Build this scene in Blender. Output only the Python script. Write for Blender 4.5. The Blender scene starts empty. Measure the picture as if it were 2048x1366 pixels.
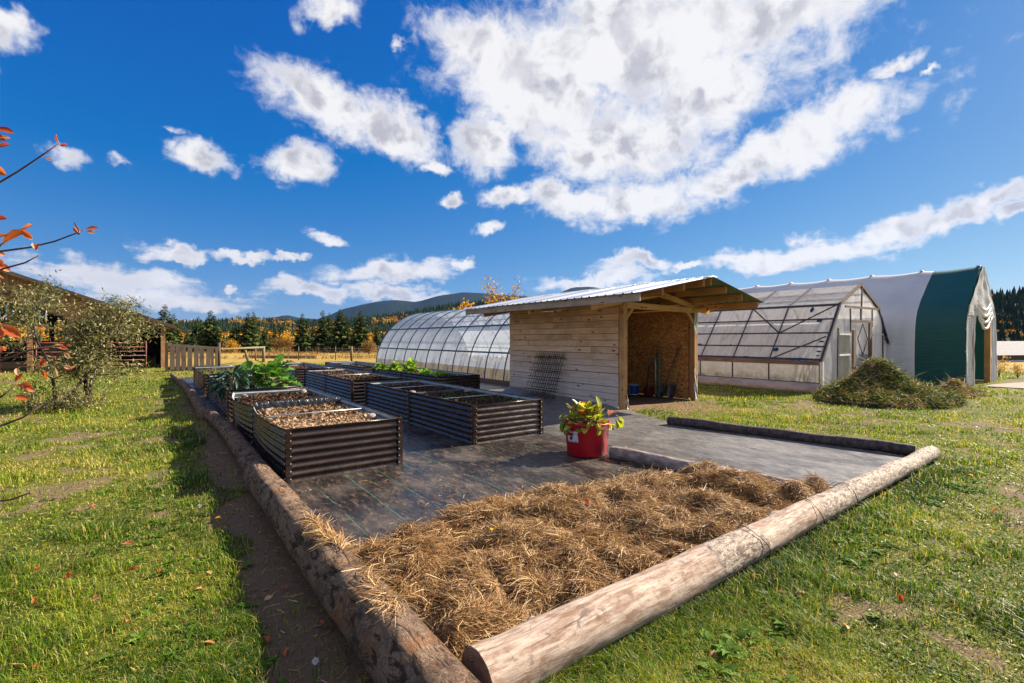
import bpy, math, random
import numpy as np
from mathutils import Vector, Matrix, Euler
random.seed(7)
rng = np.random.default_rng(7)
R = math.radians
scene = bpy.context.scene
COL = scene.collection

# ------------------------------------------------------------------ camera
H = 1.62
HEAD = R(36.3)
cam_d = bpy.data.cameras.new('camera')
cam_d.sensor_width = 36.0
cam_d.lens = 36.0 * 959 / 2048
cam_d.clip_start = 0.05
cam_d.clip_end = 12000
cam = bpy.data.objects.new('camera', cam_d)
COL.objects.link(cam)
cam.location = (0, 0, H)
cam.rotation_euler = (R(90 - 0.3), 0, -HEAD)
scene.camera = cam
FW = Vector((math.sin(HEAD), math.cos(HEAD), 0))
RT = Vector((math.cos(HEAD), -math.sin(HEAD), 0))
def at(px, D, z=0.0):
    s = (px - 1024) / 959
    v = FW * D + RT * (s * D)
    return Vector((v.x, v.y, z))
def gp(px, py, z=0.0):
    return at(px, 959 * (H - z) / (py - 678), z)
def dirpx(px, py):
    return (FW + RT * ((px - 1024) / 959) + Vector((0, 0, (678 - py) / 959))).normalized()

# ------------------------------------------------------------------ light
SUN_AZ, SUN_EL = R(100), R(31)
sun_dir = Vector((math.sin(SUN_AZ) * math.cos(SUN_EL), math.cos(SUN_AZ) * math.cos(SUN_EL), math.sin(SUN_EL)))
sd = bpy.data.lights.new('sun', 'SUN')
sd.energy = 5.0
sd.angle = R(0.5)
sd.color = (1.0, 0.89, 0.73)
sun = bpy.data.objects.new('sun', sd)
COL.objects.link(sun)
sun.location = (60, -20, 60)
sun.rotation_euler = sun_dir.to_track_quat('Z', 'Y').to_euler()

vs = scene.view_settings
vs.view_transform = 'Standard'
vs.look = 'None'
vs.exposure = 1.48
vs.gamma = 1.0
vs.use_curve_mapping = False
scene.cycles.max_bounces = 8
scene.cycles.transparent_max_bounces = 16
scene.cycles.use_denoising = True

class NT:
    """small node tree writer"""
    def __init__(s, tree):
        s.t = tree; s.n = tree.nodes; s.l = tree.links
    def new(s, typ, **kw):
        n = s.n.new(typ)
        for k, v in kw.items():
            if k.startswith('i_'):
                n.inputs[k[2:].replace('_', ' ')].default_value = v
            else:
                setattr(n, k, v)
        return n
    def put(s, sock, v):
        if isinstance(v, bpy.types.NodeSocket): s.l.new(v, sock)
        elif v is not None: sock.default_value = v
    def math(s, op, a, b=None, c=None, clamp=False):
        n = s.n.new('ShaderNodeMath'); n.operation = op; n.use_clamp = clamp
        for i, v in enumerate((a, b, c)):
            if v is not None: s.put(n.inputs[i], v)
        return n.outputs[0]
    def vmath(s, op, a, b=None, scale=None):
        n = s.n.new('ShaderNodeVectorMath'); n.operation = op
        s.put(n.inputs[0], a)
        if b is not None: s.put(n.inputs[1], b)
        if scale is not None: s.put(n.inputs['Scale'], scale)
        return n.outputs['Value'] if op in ('LENGTH', 'DOT_PRODUCT', 'DISTANCE') else n.outputs['Vector']
    def noise(s, vec, scale=5, detail=5, rough=.55, dist=0, out=0):
        n = s.n.new('ShaderNodeTexNoise')
        if vec is not None: s.l.new(vec, n.inputs['Vector'])
        n.inputs['Scale'].default_value = scale; n.inputs['Detail'].default_value = detail
        n.inputs['Roughness'].default_value = rough; n.inputs['Distortion'].default_value = dist
        return n.outputs[out]
    def ramp(s, fac, stops, interp='LINEAR'):
        n = s.n.new('ShaderNodeValToRGB'); n.color_ramp.interpolation = interp
        e = n.color_ramp.elements
        while len(e) < len(stops): e.new(0.5)
        for el, (p, c) in zip(e, stops):
            el.position = p
            el.color = (c, c, c, 1) if isinstance(c, (int, float)) else (*c[:3], 1)
        s.put(n.inputs[0], fac)
        return n.outputs[0]
    def mix(s, fac, a, b, mode='MIX'):
        n = s.n.new('ShaderNodeMix'); n.data_type = 'RGBA'; n.blend_type = mode
        s.put(n.inputs[0], fac)
        for i, v in ((6, a), (7, b)):
            if isinstance(v, (tuple, list)): v = (*v[:3], 1)
            s.put(n.inputs[i], v)
        return n.outputs[2]
    def maprange(s, v, a, b, c=0., d=1., smooth=True):
        n = s.n.new('ShaderNodeMapRange')
        n.interpolation_type = 'SMOOTHSTEP' if smooth else 'LINEAR'
        s.put(n.inputs[0], v)
        for i, x in enumerate((a, b, c, d)): s.put(n.inputs[1 + i], x)
        return n.outputs[0]
    def mapping(s, vec, scale=(1, 1, 1), rot=(0, 0, 0), loc=(0, 0, 0), typ='POINT'):
        n = s.n.new('ShaderNodeMapping'); n.vector_type = typ
        s.l.new(vec, n.inputs[0])
        n.inputs['Location'].default_value = loc; n.inputs['Rotation'].default_value = rot; n.inputs['Scale'].default_value = scale
        return n.outputs[0]

# ------------------------------------------------------------------ sky with clouds
world = bpy.data.worlds.new('World')
scene.world = world
world.use_nodes = True
w = NT(world.node_tree)
w.n.clear()
sky = w.new('ShaderNodeTexSky', sky_type='NISHITA', sun_disc=False)
sky.sun_elevation = SUN_EL
sky.sun_rotation = SUN_AZ
sky.altitude = 700
sky.air_density = 1.0
sky.dust_density = 0.35
sky.ozone_density = 3.0
# polarised, deep blue autumn sky: tone curve per channel, everywhere alike
sc_ = w.new('ShaderNodeSeparateColor'); w.l.new(sky.outputs[0], sc_.inputs[0])
cr = w.math('MULTIPLY', w.math('MAXIMUM', w.math('SUBTRACT', w.math('MULTIPLY', sc_.outputs[0], .073), .092), .001), 3.6)
cg = w.math('MULTIPLY', w.math('POWER', w.math('MULTIPLY', sc_.outputs[1], .1), .95), .69 * 3.6)
cb = w.math('MULTIPLY', w.math('POWER', w.math('MULTIPLY', sc_.outputs[2], .1), .39), .77 * 3.6)
cc_ = w.new('ShaderNodeCombineColor'); w.l.new(cr, cc_.inputs[0]); w.l.new(cg, cc_.inputs[1]); w.l.new(cb, cc_.inputs[2])
skyc = cc_.outputs[0]
bg_sky = w.new('ShaderNodeBackground'); bg_sky.inputs[1].default_value = 0.1
w.l.new(skyc, bg_sky.inputs[0])
geo = w.new('ShaderNodeTexCoord')
d = geo.outputs['Generated']
CLOUDS = [  # direction of each puff given by bearing px, elevation px; radii; tilt
 (1270,95,350,165,-5),(1080,185,200,125,22),(980,100,130,60,15),(1230,290,190,100,0),(1560,30,170,85,-15),(1400,185,170,105,-25),
 (1530,315,290,52,-25),(1280,408,140,46,-8),(965,297,64,58,25),(1130,398,130,32,2),(650,205,135,70,20),(790,258,95,52,30),
 (598,335,66,48,12),(412,315,72,36,20),(662,18,66,36,0),(15,85,60,40,30),(1790,145,75,22,-25),(910,398,27,15,0),
 (968,458,34,17,-5),(655,468,46,18,8),(370,506,82,15,5),(490,517,58,11,2),(580,521,34,9,0),(770,545,140,26,-3),
 (620,580,110,18,3),(770,590,120,20,2),(240,560,200,30,8),(340,592,170,16,3),(915,534,30,14,0),(1260,532,80,18,-6),
 (1370,526,38,10,0),(1540,508,160,24,-10),(1780,468,130,32,-17),(1930,425,130,26,-18),(2040,436,42,15,-5),(1190,568,110,20,-2),
 (120,300,75,28,18),(235,312,50,18,25),(870,335,42,18,10),(452,571,17,9,0),(120,530,100,22,10),(1860,155,22,9,-30),
 (340,255,70,18,10),(1010,395,50,22,0),(800,105,30,22,20),(1640,500,90,22,-8)]
WEAK = {36:.45, 37:.4, 42:.35, 44:.35, 40:.4, 18:.75, 19:.8, 38:.8}
# gently billowing edges
n1 = w.noise(d, 9, 4, .55, 0, 1)
n2 = w.noise(d, 34, 5, .6, 0, 1)
wv = w.vmath('ADD', d, w.vmath('SCALE', w.vmath('SUBTRACT', n1, (.5, .5, .5)), scale=0.10))
wv = w.vmath('ADD', wv, w.vmath('SCALE', w.vmath('SUBTRACT', n2, (.5, .5, .5)), scale=0.035))
field = None
for i, (cx, cy, rx, ry, rot) in enumerate(CLOUDS):
    c = dirpx(cx, cy)
    # radii measured as angles round that direction
    e1 = (dirpx(cx + 5, cy) - c); e2 = (dirpx(cx, cy - 5) - c)
    kx, ky = e1.length / 5, e2.length / 5
    u = e1.normalized(); v = c.cross(u).normalized(); 
    if v.z < 0: v = -v
    a = R(-rot)
    u2 = u * math.cos(a) + v * math.sin(a); v2 = v * math.cos(a) - u * math.sin(a)
    m = Matrix((u2, v2, u2.cross(v2))).transposed()
    k = 1.08
    mp = w.mapping(wv, (rx * kx * k, ry * ky * k, 1e3), m.to_euler(), (0, 0, 0), 'TEXTURE')
    ln = w.vmath('LENGTH', mp)
    if i in WEAK: ln = w.math('ADD', ln, 1 - WEAK[i])
    field = ln if field is None else w.math('SMOOTH_MIN', field, ln, .08)
front = w.vmath('DOT_PRODUCT', d, tuple(FW))
sep = w.new('ShaderNodeSeparateXYZ'); w.l.new(d, sep.inputs[0])
# flat layer coordinates for the fine structure and for the clouds of the rest of the sky
zz = w.math('ADD', w.math('MAXIMUM', sep.outputs[2], 0.0), 0.12)
comb = w.new('ShaderNodeCombineXYZ')
w.l.new(w.math('DIVIDE', sep.outputs[0], zz), comb.inputs[0]); w.l.new(w.math('DIVIDE', sep.outputs[1], zz), comb.inputs[1])
lay = comb.outputs[0]
fb = w.noise(lay, 4.0, 8, .62, .3)
fb2 = w.noise(d, 22, 7, .65, .4)
dens = w.math('SUBTRACT', 1.0, field)
dens = w.math('ADD', dens, w.math('MULTIPLY', w.math('SUBTRACT', fb, .5), 1.1))
dens = w.math('ADD', dens, w.math('MULTIPLY', w.math('SUBTRACT', fb2, .5), 1.25))
dens = w.math('SUBTRACT', dens, w.maprange(front, .25, .05, 0, 4))
rest = w.math('SUBTRACT', w.noise(lay, .9, 7, .58, .2), .475)  # unseen part of the sky, cloud cover raised to brighten the shade
rest = w.math('MULTIPLY', rest, 5.0)
rest = w.math('SUBTRACT', rest, w.maprange(front, .2, .45, 0, 5))
dall = w.math('MAXIMUM', dens, rest)
alpha = w.maprange(dall, -.20, .55, 0, 1)
alpha = w.math('MULTIPLY', alpha, w.maprange(sep.outputs[2], -.01, .03, 0, 1))
shade = w.math('ADD', w.math('MULTIPLY', w.noise(w.vmath('ADD', d, (.02, .0, .03)), 8, 4, .5, .3), .75), w.math('MULTIPLY', w.noise(lay, 1.6, 4, .5, .2), .35))
thick = w.maprange(dall, .15, .75, 0, 1)
# billows: the side turned to the sun is bright, the far side grey
wd = w.vmath('ADD', d, w.vmath('SCALE', w.vmath('SUBTRACT', n1, (.5, .5, .5)), scale=0.05))
nA = w.noise(wd, 10, 5, .55, .2)
nB = w.noise(w.vmath('ADD', wd, tuple(sun_dir * .035)), 10, 5, .55, .2)
rel = w.maprange(w.math('SUBTRACT', nB, nA), -.05, .13, 0, 1)
dark = w.math('MULTIPLY', thick, w.math('MULTIPLY', rel, w.maprange(shade, .36, .58, .25, 1)), None, True)
lowgrey = w.maprange(sep.outputs[2], .22, .04, 0, .55)
side = w.maprange(w.vmath('DOT_PRODUCT', d, tuple(RT)), .3, -.5, 0, 1)
dark2 = w.math('MAXIMUM', dark, w.math('MULTIPLY', w.math('MULTIPLY', lowgrey, side), w.maprange(shade, .35, .6, 0, 1)))
ccol = w.mix(dark2, (.88, .87, .88), (.49, .49, .55))
bg_cl = w.new('ShaderNodeBackground'); bg_cl.inputs[1].default_value = 0.38
w.l.new(ccol, bg_cl.inputs[0])
mx = w.new('ShaderNodeMixShader')
w.l.new(alpha, mx.inputs[0]); w.l.new(bg_sky.outputs[0], mx.inputs[1]); w.l.new(bg_cl.outputs[0], mx.inputs[2])
wo = w.new('ShaderNodeOutputWorld')
w.l.new(mx.outputs[0], wo.inputs[0])
world.cycles.sampling_method = 'MANUAL'
world.cycles.sample_map_resolution = 512
# ------------------------------------------------------------------ helpers: things, parts, meshes
ORG = {}
def tag(o, label=None, cat=None, group=None, kind=None):
    if label: o['label'] = label
    if cat: o['category'] = cat
    if group: o['group'] = group
    if kind: o['kind'] = kind
    return o
def thing(name, label, cat, loc=(0, 0, 0), group=None, rz=0.0):
    o = bpy.data.objects.new(name, None)
    o.empty_display_size = .1
    COL.objects.link(o)
    o.location = loc; o.rotation_euler = (0, 0, rz)
    ORG[o.name] = Vector(loc)
    return tag(o, label, cat, group)
def origin(o):
    return ORG.get(o.name, Vector((0, 0, 0))) if o else Vector((0, 0, 0))

class MB:
    """collects faces, links them as one mesh object; coordinates are world coordinates"""
    def __init__(s): s.v = []; s.f = []; s.m = []; s.sm = []
    def add(s, vs, fs, mi=0, smooth=False):
        b = len(s.v); s.v += [tuple(v) for v in vs]
        for f in fs: s.f.append([b + i for i in f]); s.m.append(mi); s.sm.append(smooth)
        return s
    def box(s, c, size, rot=None, mi=0, bev=0.0):
        x, y, z = (k / 2 for k in size)
        if bev > 0:
            vs = []; b = min(bev, x * .9, y * .9, z * .9)
            for sx in (-1, 1):
                for sy in (-1, 1):
                    for sz in (-1, 1):
                        vs += [(sx * x, sy * (y - b), sz * (z - b)), (sx * (x - b), sy * y, sz * (z - b)), (sx * (x - b), sy * (y - b), sz * z)]
            I = lambda a, b_, c_, k: ((a * 2 + b_) * 2 + c_) * 3 + k
            fs = []
            for q in (0, 1):
                f = [I(q, 0, 0, 0), I(q, 1, 0, 0), I(q, 1, 1, 0), I(q, 0, 1, 0)]; fs.append(f if q else f[::-1])
                f = [I(0, q, 0, 1), I(0, q, 1, 1), I(1, q, 1, 1), I(1, q, 0, 1)]; fs.append(f if q else f[::-1])
                f = [I(0, 0, q, 2), I(1, 0, q, 2), I(1, 1, q, 2), I(0, 1, q, 2)]; fs.append(f if q else f[::-1])
                for r in (0, 1):
                    fs.append([I(q, r, 0, 0), I(q, r, 1, 0), I(q, r, 1, 1), I(q, r, 0, 1)])
                    fs.append([I(q, 0, r, 0), I(q, 1, r, 0), I(q, 1, r, 2), I(q, 0, r, 2)])
                    fs.append([I(0, q, r, 1), I(1, q, r, 1), I(1, q, r, 2), I(0, q, r, 2)])
                    for t in (0, 1): fs.append([I(q, r, t, 0), I(q, r, t, 1), I(q, r, t, 2)])
        else:
            vs = [(-x, -y, -z), (x, -y, -z), (x, y, -z), (-x, y, -z), (-x, -y, z), (x, -y, z), (x, y, z), (-x, y, z)]
            fs = [(0, 3, 2, 1), (4, 5, 6, 7), (0, 1, 5, 4), (1, 2, 6, 5), (2, 3, 7, 6), (3, 0, 4, 7)]
        c = Vector(c)
        if rot is not None:
            vs = [c + rot @ Vector(v) for v in vs]
        else:
            vs = [c + Vector(v) for v in vs]
        return s.add(vs, fs, mi)
    def bar(s, p0, p1, wd, ht, mi=0, up=(0, 0, 1), bev=0.0):
        p0, p1 = Vector(p0), Vector(p1); dv = p1 - p0; L = dv.length
        if L < 1e-6: return s
        y = dv / L; u = Vector(up)
        if abs(y.dot(u)) > .98: u = Vector((1, 0, 0)) if abs(y.x) < .9 else Vector((0, 1, 0))
        x = y.cross(u).normalized(); z = x.cross(y)
        return s.box((p0 + p1) / 2, (wd, L, ht), Matrix((x, y, z)).transposed(), mi, bev)
    def tube(s, pts, rad, seg=8, mi=0, cap=True, smooth=True, closed=False):
        pts = [Vector(p) for p in pts]; n = len(pts)
        rads = rad if isinstance(rad, (list, tuple)) else [rad] * n
        b = len(s.v); ref = None
        for i, p in enumerate(pts):
            a = pts[max(i - 1, 0)]; c = pts[min(i + 1, n - 1)]
            t = (c - a).normalized()
            if ref is None:
                ref = Vector((0, 0, 1)) if abs(t.z) < .9 else Vector((1, 0, 0))
            x = (ref - t * ref.dot(t)).normalized(); y = t.cross(x); ref = x
            for k in range(seg):
                an = 2 * math.pi * k / seg
                s.v.append(tuple(p + (x * math.cos(an) + y * math.sin(an)) * rads[i]))
        for i in range(n - 1):
            for k in range(seg):
                k2 = (k + 1) % seg
                s.f.append([b + i * seg + k, b + i * seg + k2, b + (i + 1) * seg + k2, b + (i + 1) * seg + k]); s.m.append(mi); s.sm.append(smooth)
        if cap:
            s.f.append([b + k for k in range(seg)][::-1]); s.m.append(mi); s.sm.append(False)
            s.f.append([b + (n - 1) * seg + k for k in range(seg)]); s.m.append(mi); s.sm.append(False)
        return s
    def grid(s, fn, nu, nv, mi=0, smooth=True):
        b = len(s.v)
        for i in range(nu + 1):
            for j in range(nv + 1): s.v.append(tuple(fn(i / nu, j / nv)))
        for i in range(nu):
            for j in range(nv):
                a = b + i * (nv + 1) + j
                s.f.append([a, a + nv + 1, a + nv + 2, a + 1]); s.m.append(mi); s.sm.append(smooth)
        return s
    def build(s, name, mats, parent=None, local=False, loc=None):
        me = bpy.data.meshes.new(name)
        o3 = Vector((0, 0, 0)) if local else origin(parent)
        if loc is not None: o3 = Vector(loc)
        me.from_pydata([(v[0] - o3.x, v[1] - o3.y, v[2] - o3.z) for v in s.v], [], s.f)
        mats = mats if isinstance(mats, (list, tuple)) else [mats]
        for m in mats: me.materials.append(m)
        me.polygons.foreach_set('material_index', s.m)
        me.polygons.foreach_set('use_smooth', s.sm)
        me.update()
        o = bpy.data.objects.new(name, me)
        COL.objects.link(o)
        if parent:
            o.parent = parent
            ORG[o.name] = origin(parent)
        if loc is not None:
            o.location = o3; ORG[o.name] = o3.copy()
        return o

def inst(me, name, parent=None, loc=(0, 0, 0), rot=(0, 0, 0), sc=1.0):
    o = bpy.data.objects.new(name, me)
    COL.objects.link(o)
    o.parent = parent
    o.location = loc; o.rotation_euler = rot
    o.scale = (sc, sc, sc) if isinstance(sc, (int, float)) else sc
    return o

def fast_mesh(name, V, F, mat, attr=None, parent=None, loc=None, smooth=False, link=True):
    """V (n,3) float, F (m,k) int arrays, one material, optional per vertex attribute 'tint'"""
    V = np.asarray(V, dtype=np.float32); F = np.asarray(F, dtype=np.int32)
    o3 = np.array(origin(parent) if loc is None else loc, dtype=np.float32)
    V = V - o3
    me = bpy.data.meshes.new(name)
    me.vertices.add(len(V)); me.vertices.foreach_set('co', V.ravel())
    k = F.shape[1]
    me.loops.add(F.size); me.loops.foreach_set('vertex_index', F.ravel())
    me.polygons.add(len(F)); me.polygons.foreach_set('loop_start', np.arange(0, F.size, k, dtype=np.int32))
    if attr is not None:
        a = me.attributes.new('tint', 'FLOAT', 'POINT'); a.data.foreach_set('value', np.asarray(attr, dtype=np.float32))
    me.update(calc_edges=True)
    me.polygons.foreach_set('use_smooth', np.full(len(F), smooth))
    if mat: me.materials.append(mat)
    if not link: return me
    o = bpy.data.objects.new(name, me); COL.objects.link(o)
    if parent: o.parent = parent
    if loc is not None: o.location = loc
    return o

def vnoise(x, y, seed=0):
    """smooth value noise 0..1 for arrays"""
    xi = np.floor(x).astype(np.int64); yi = np.floor(y).astype(np.int64)
    fx = x - xi; fy = y - yi
    fx = fx * fx * (3 - 2 * fx); fy = fy * fy * (3 - 2 * fy)
    def h(a, b):
        n = (a * 374761393 + b * 668265263 + seed * 1442695041) & 0xffffffff
        n = ((n ^ (n >> 13)) * 1274126177) & 0xffffffff
        return ((n ^ (n >> 16)) & 0xffff) / 65535.0
    return (h(xi, yi) * (1 - fx) + h(xi + 1, yi) * fx) * (1 - fy) + (h(xi, yi + 1) * (1 - fx) + h(xi + 1, yi + 1) * fx) * fy
def fbm(x, y, seed=0, o=4):
    x = np.asarray(x, float); y = np.asarray(y, float)
    r = 0; a = .5; t = 0
    for k in range(o):
        r = r + a * vnoise(x * 2 ** k + 17 * k, y * 2 ** k - 9 * k, seed + k); t += a; a *= .5
    return r / t

# ------------------------------------------------------------------ materials
def newmat(name):
    m = bpy.data.materials.new(name); m.use_nodes = True
    t = NT(m.node_tree); t.n.clear()
    out = t.new('ShaderNodeOutputMaterial')
    return m, t, out
def coords(t, stretch=(1, 1, 1), perobj=True, local=True):
    tc = t.new('ShaderNodeTexCoord').outputs['Object'] if local else t.new('ShaderNodeNewGeometry').outputs['Position']
    if perobj:
        oi = t.new('ShaderNodeObjectInfo')
        tc = t.vmath('ADD', tc, t.vmath('SCALE', (13.1, 7.7, 21.3), scale=oi.outputs['Random']))
    return t.mapping(tc, stretch)
def pbr(t, out, col, rough=.7, metallic=0., spec=.4, bump=None, bstr=.3, bdist=.01, **kw):
    p = t.new('ShaderNodeBsdfPrincipled')
    t.put(p.inputs['Base Color'], (*col[:3], 1) if isinstance(col, (tuple, list)) else col)
    t.put(p.inputs['Roughness'], rough); t.put(p.inputs['Metallic'], metallic); t.put(p.inputs['Specular IOR Level'], spec)
    for k, v in kw.items(): t.put(p.inputs[k.replace('_', ' ')], v)
    if bump is not None:
        b = t.new('ShaderNodeBump'); b.inputs['Strength'].default_value = bstr; b.inputs['Distance'].default_value = bdist
        t.l.new(bump, b.inputs['Height']); t.l.new(b.outputs[0], p.inputs['Normal'])
    if out: t.l.new(p.outputs[0], out.inputs[0])
    return p
def simple(name, c1, c2=None, scale=8, rough=.7, stretch=(1, 1, 1), bstr=.25, bdist=.01, metallic=0., spec=.4, lo=.35, hi=.65, detail=6, perobj=True, local=True, vary=.0):
    m, t, out = newmat(name)
    c = coords(t, stretch, perobj, local)
    n = t.noise(c, scale, detail, .6)
    col = t.mix(t.maprange(n, lo, hi), c1, c2 or tuple(k * .7 for k in c1))
    if vary:
        oi = t.new('ShaderNodeObjectInfo')
        col = t.mix(1.0, col, t.ramp(oi.outputs['Random'], [(0, 1 - vary), (1, 1 + vary)]), 'MULTIPLY')
    pbr(t, out, col, rough, metallic, spec, n, bstr, bdist)
    return m
def wood(name, c1, c2, axis='Y', grain=1.0, knots=True, rough=.75, grey=None):
    """sawn lumber: long grain along one axis, knots, per board variation"""
    m, t, out = newmat(name)
    st = {'X': (.9, 14, 14), 'Y': (14, .9, 14), 'Z': (14, 14, .9)}[axis]
    kst = {'X': (2.6, 7.5, 7.5), 'Y': (7.5, 2.6, 7.5), 'Z': (7.5, 7.5, 2.6)}[axis]
    c = coords(t, st); n = t.noise(c, 2.2 * grain, 6, .6, .8)
    col = t.mix(t.maprange(n, .3, .7), c1, c2)
    big = t.noise(coords(t, (1, 1, 1)), 1.6, 4, .6)
    col = t.mix(t.maprange(big, .42, .68, 0, .55), col, tuple(k * .62 for k in c2))
    oi = t.new('ShaderNodeObjectInfo')
    col = t.mix(1.0, col, t.ramp(oi.outputs['Random'], [(0, (.82, .80, .78)), (.5, (1, 1, 1)), (1, (1.12, 1.08, 1.02))]), 'MULTIPLY')
    if grey:
        gx = t.new('ShaderNodeNewGeometry'); sx = t.new('ShaderNodeSeparateXYZ'); t.l.new(gx.outputs['Position'], sx.inputs[0])
        zz_ = t.math('ADD', sx.outputs[2], t.math('MULTIPLY', t.math('SUBTRACT', big, .5), 1.5))
        col = t.mix(t.maprange(zz_, 1.9, .2, 0, .95), col, t.mix(t.maprange(n, .3, .7), grey, tuple(k * .75 for k in grey)))
    if knots:
        v = t.new('ShaderNodeTexVoronoi'); v.feature = 'F1'; v.inputs['Scale'].default_value = 1.0
        t.l.new(coords(t, tuple(k * .9 for k in kst)), v.inputs['Vector'])
        kn = t.maprange(v.outputs['Distance'], .09, .17, .9, 0)
        col = t.mix(kn, col, (.085, .042, .02))
    pbr(t, out, col, rough, 0, .3, n, .25, .006)
    return m
def tinted(name, stops, rough=.6, trans=.35, spec=.25, noise_amt=.0):
    """leaf-like material coloured per piece through the mesh attribute tint, light passes through"""
    m, t, out = newmat(name)
    a = t.new('ShaderNodeAttribute'); a.attribute_name = 'tint'
    f = a.outputs['Fac']
    col = t.ramp(f, stops)
    p = pbr(t, None, col, rough, 0, spec)
    if trans:
        tr = t.new('ShaderNodeBsdfTranslucent'); t.l.new(t.mix(1.0, col, (1.25, 1.2, .8), 'MULTIPLY'), tr.inputs[0])
        mxx = t.new('ShaderNodeMixShader'); mxx.inputs[0].default_value = trans
        t.l.new(p.outputs[0], mxx.inputs[1]); t.l.new(tr.outputs[0], mxx.inputs[2]); t.l.new(mxx.outputs[0], out.inputs[0])
    else: t.l.new(p.outputs[0], out.inputs[0])
    return m
def leafmat(name, c1, c2, trans=.35, rough=.5, scale=20, spec=.3, vein=None):
    m, t, out = newmat(name)
    n = t.noise(coords(t), scale, 4, .6)
    oi = t.new('ShaderNodeObjectInfo')
    f = t.math('ADD', t.math('MULTIPLY', n, .5), t.math('MULTIPLY', oi.outputs['Random'], .6))
    col = t.mix(t.maprange(f, .25, .85), c1, c2)
    p = pbr(t, None, col, rough, 0, spec, n, .3, .006)
    tr = t.new('ShaderNodeBsdfTranslucent'); t.l.new(t.mix(1.0, col, (1.3, 1.2, .7), 'MULTIPLY'), tr.inputs[0])
    mxx = t.new('ShaderNodeMixShader'); mxx.inputs[0].default_value = trans
    t.l.new(p.outputs[0], mxx.inputs[1]); t.l.new(tr.outputs[0], mxx.inputs[2]); t.l.new(mxx.outputs[0], out.inputs[0])
    return m

# lawn: green, dry and bare patches
m_ground, t, out = newmat('lawn_soil_and_turf')
pos = t.new('ShaderNodeNewGeometry').outputs['Position']
n_a = t.noise(pos, .55, 6, .6); n_b = t.noise(pos, 3.5, 6, .65); n_c = t.noise(pos, 45, 4, .7)
g = t.mix(t.maprange(n_b, .35, .66), (.050, .078, .010), (.135, .135, .024))
g = t.mix(t.maprange(n_a, .40, .62, 0, .6), g, (.19, .165, .045))
g = t.mix(t.maprange(n_c, .42, .7, 0, .7), g, (.050, .050, .014))
at_ = t.new('ShaderNodeAttribute'); at_.attribute_name = 'tint'
bare = t.math('MULTIPLY', t.maprange(t.math('ADD', at_.outputs['Fac'], t.math('MULTIPLY', t.math('SUBTRACT', n_c, .5), .5)), .3, .75), t.maprange(n_b, .3, .5, .5, 1))
g = t.mix(t.math('MULTIPLY', bare, .85), g, t.mix(n_c, (.10, .065, .04), (.24, .165, .105)))
sx = t.new('ShaderNodeSeparateXYZ'); t.l.new(pos, sx.inputs[0])
# dirt strip along the log at the left of the mat
strip = t.math('MULTIPLY', t.maprange(t.math('ADD', sx.outputs[0], t.math('MULTIPLY', t.math('SUBTRACT', n_b, .5), .9)), .22, .48), t.maprange(sx.outputs[0], 1.6, 1.2))
strip = t.math('MULTIPLY', strip, t.math('MULTIPLY', t.maprange(sx.outputs[1], 22, 12), t.maprange(sx.outputs[1], -1.5, .5)))
g = t.mix(strip, g, t.mix(n_c, (.095, .058, .036), (.19, .125, .08)))
# worn earth before the open shed
shd = t.maprange(t.vmath('DISTANCE', t.mapping(pos, (1, 1.5, 1)), (10.0, 11.5, 0)), 2.3, 1.2)
shd = t.math('MAXIMUM', shd, t.math('MULTIPLY', t.maprange(t.vmath('DISTANCE', t.mapping(pos, (1, 1.5, 1)), (9.8, 10.2, 0)), 1.9, .8), t.maprange(n_b, .40, .55)))
g = t.mix(shd, g, t.mix(n_b, (.13, .075, .05), (.24, .15, .10)))
# golden hay field beyond the garden
fld = t.maprange(t.vmath('LENGTH', pos), 26, 42)
g = t.mix(fld, g, t.mix(t.maprange(n_a, .35, .65), (.34, .26, .07), (.36, .22, .065)))
pbr(t, out, g, .95, 0, .1, t.math('ADD', n_c, t.math('MULTIPLY', n_b, 2.)), .5, .03)

# woven weed mat with green tracer threads, dust and creases
m_mat, t, out = newmat('woven_black_mat')
pos = t.new('ShaderNodeNewGeometry').outputs['Position']
sx = t.new('ShaderNodeSeparateXYZ'); t.l.new(pos, sx.inputs[0])
wob = t.math('MULTIPLY', t.math('SUBTRACT', t.noise(pos, .8, 3, .5), .5), .10)
fr = t.math('FRACT', t.math('DIVIDE', t.math('ADD', sx.outputs[0], t.math('ADD', wob, -1.37)), .385))
line = t.maprange(t.math('ABSOLUTE', t.math('SUBTRACT', fr, .5)), .491, .496)
line = t.math('MULTIPLY', line, t.maprange(t.noise(pos, 1.3, 3, .6), .42, .52, .15, .9))
line = t.math('MULTIPLY', line, t.maprange(sx.outputs[0], 5.2, 3.2, 0, 1))
dust = t.noise(t.mapping(pos, (1.0, .55, 1)), 2.1, 8, .68, .6)
dust2 = t.noise(t.mapping(pos, (4, 1.2, 1)), 4.5, 6, .7)
base = t.mix(t.maprange(dust, .42, .72), (.016, .015, .015), (.085, .070, .058))
base = t.mix(t.math('MULTIPLY', t.maprange(dust2, .50, .70), .7), base, (.19, .125, .08))
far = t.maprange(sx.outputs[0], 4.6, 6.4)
base = t.mix(t.math('MULTIPLY', far, t.maprange(dust2, .3, .7, .35, .9)), base, (.20, .19, .185))  # right part paler: glare from the sun side painted into the colour, plus dust
base = t.mix(line, base, (.06, .24, .15))
weave = t.new('ShaderNodeTexWave'); weave.inputs['Scale'].default_value = 60; t.l.new(pos, weave.inputs[0])
hgt = t.math('ADD', t.math('MULTIPLY', t.noise(t.mapping(pos, (1, .35, 1)), 5, 6, .6, .7), 1.0), t.math('MULTIPLY', weave.outputs[1], .01))
rgh = t.maprange(dust, .35, .7, .28, .55)
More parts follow.
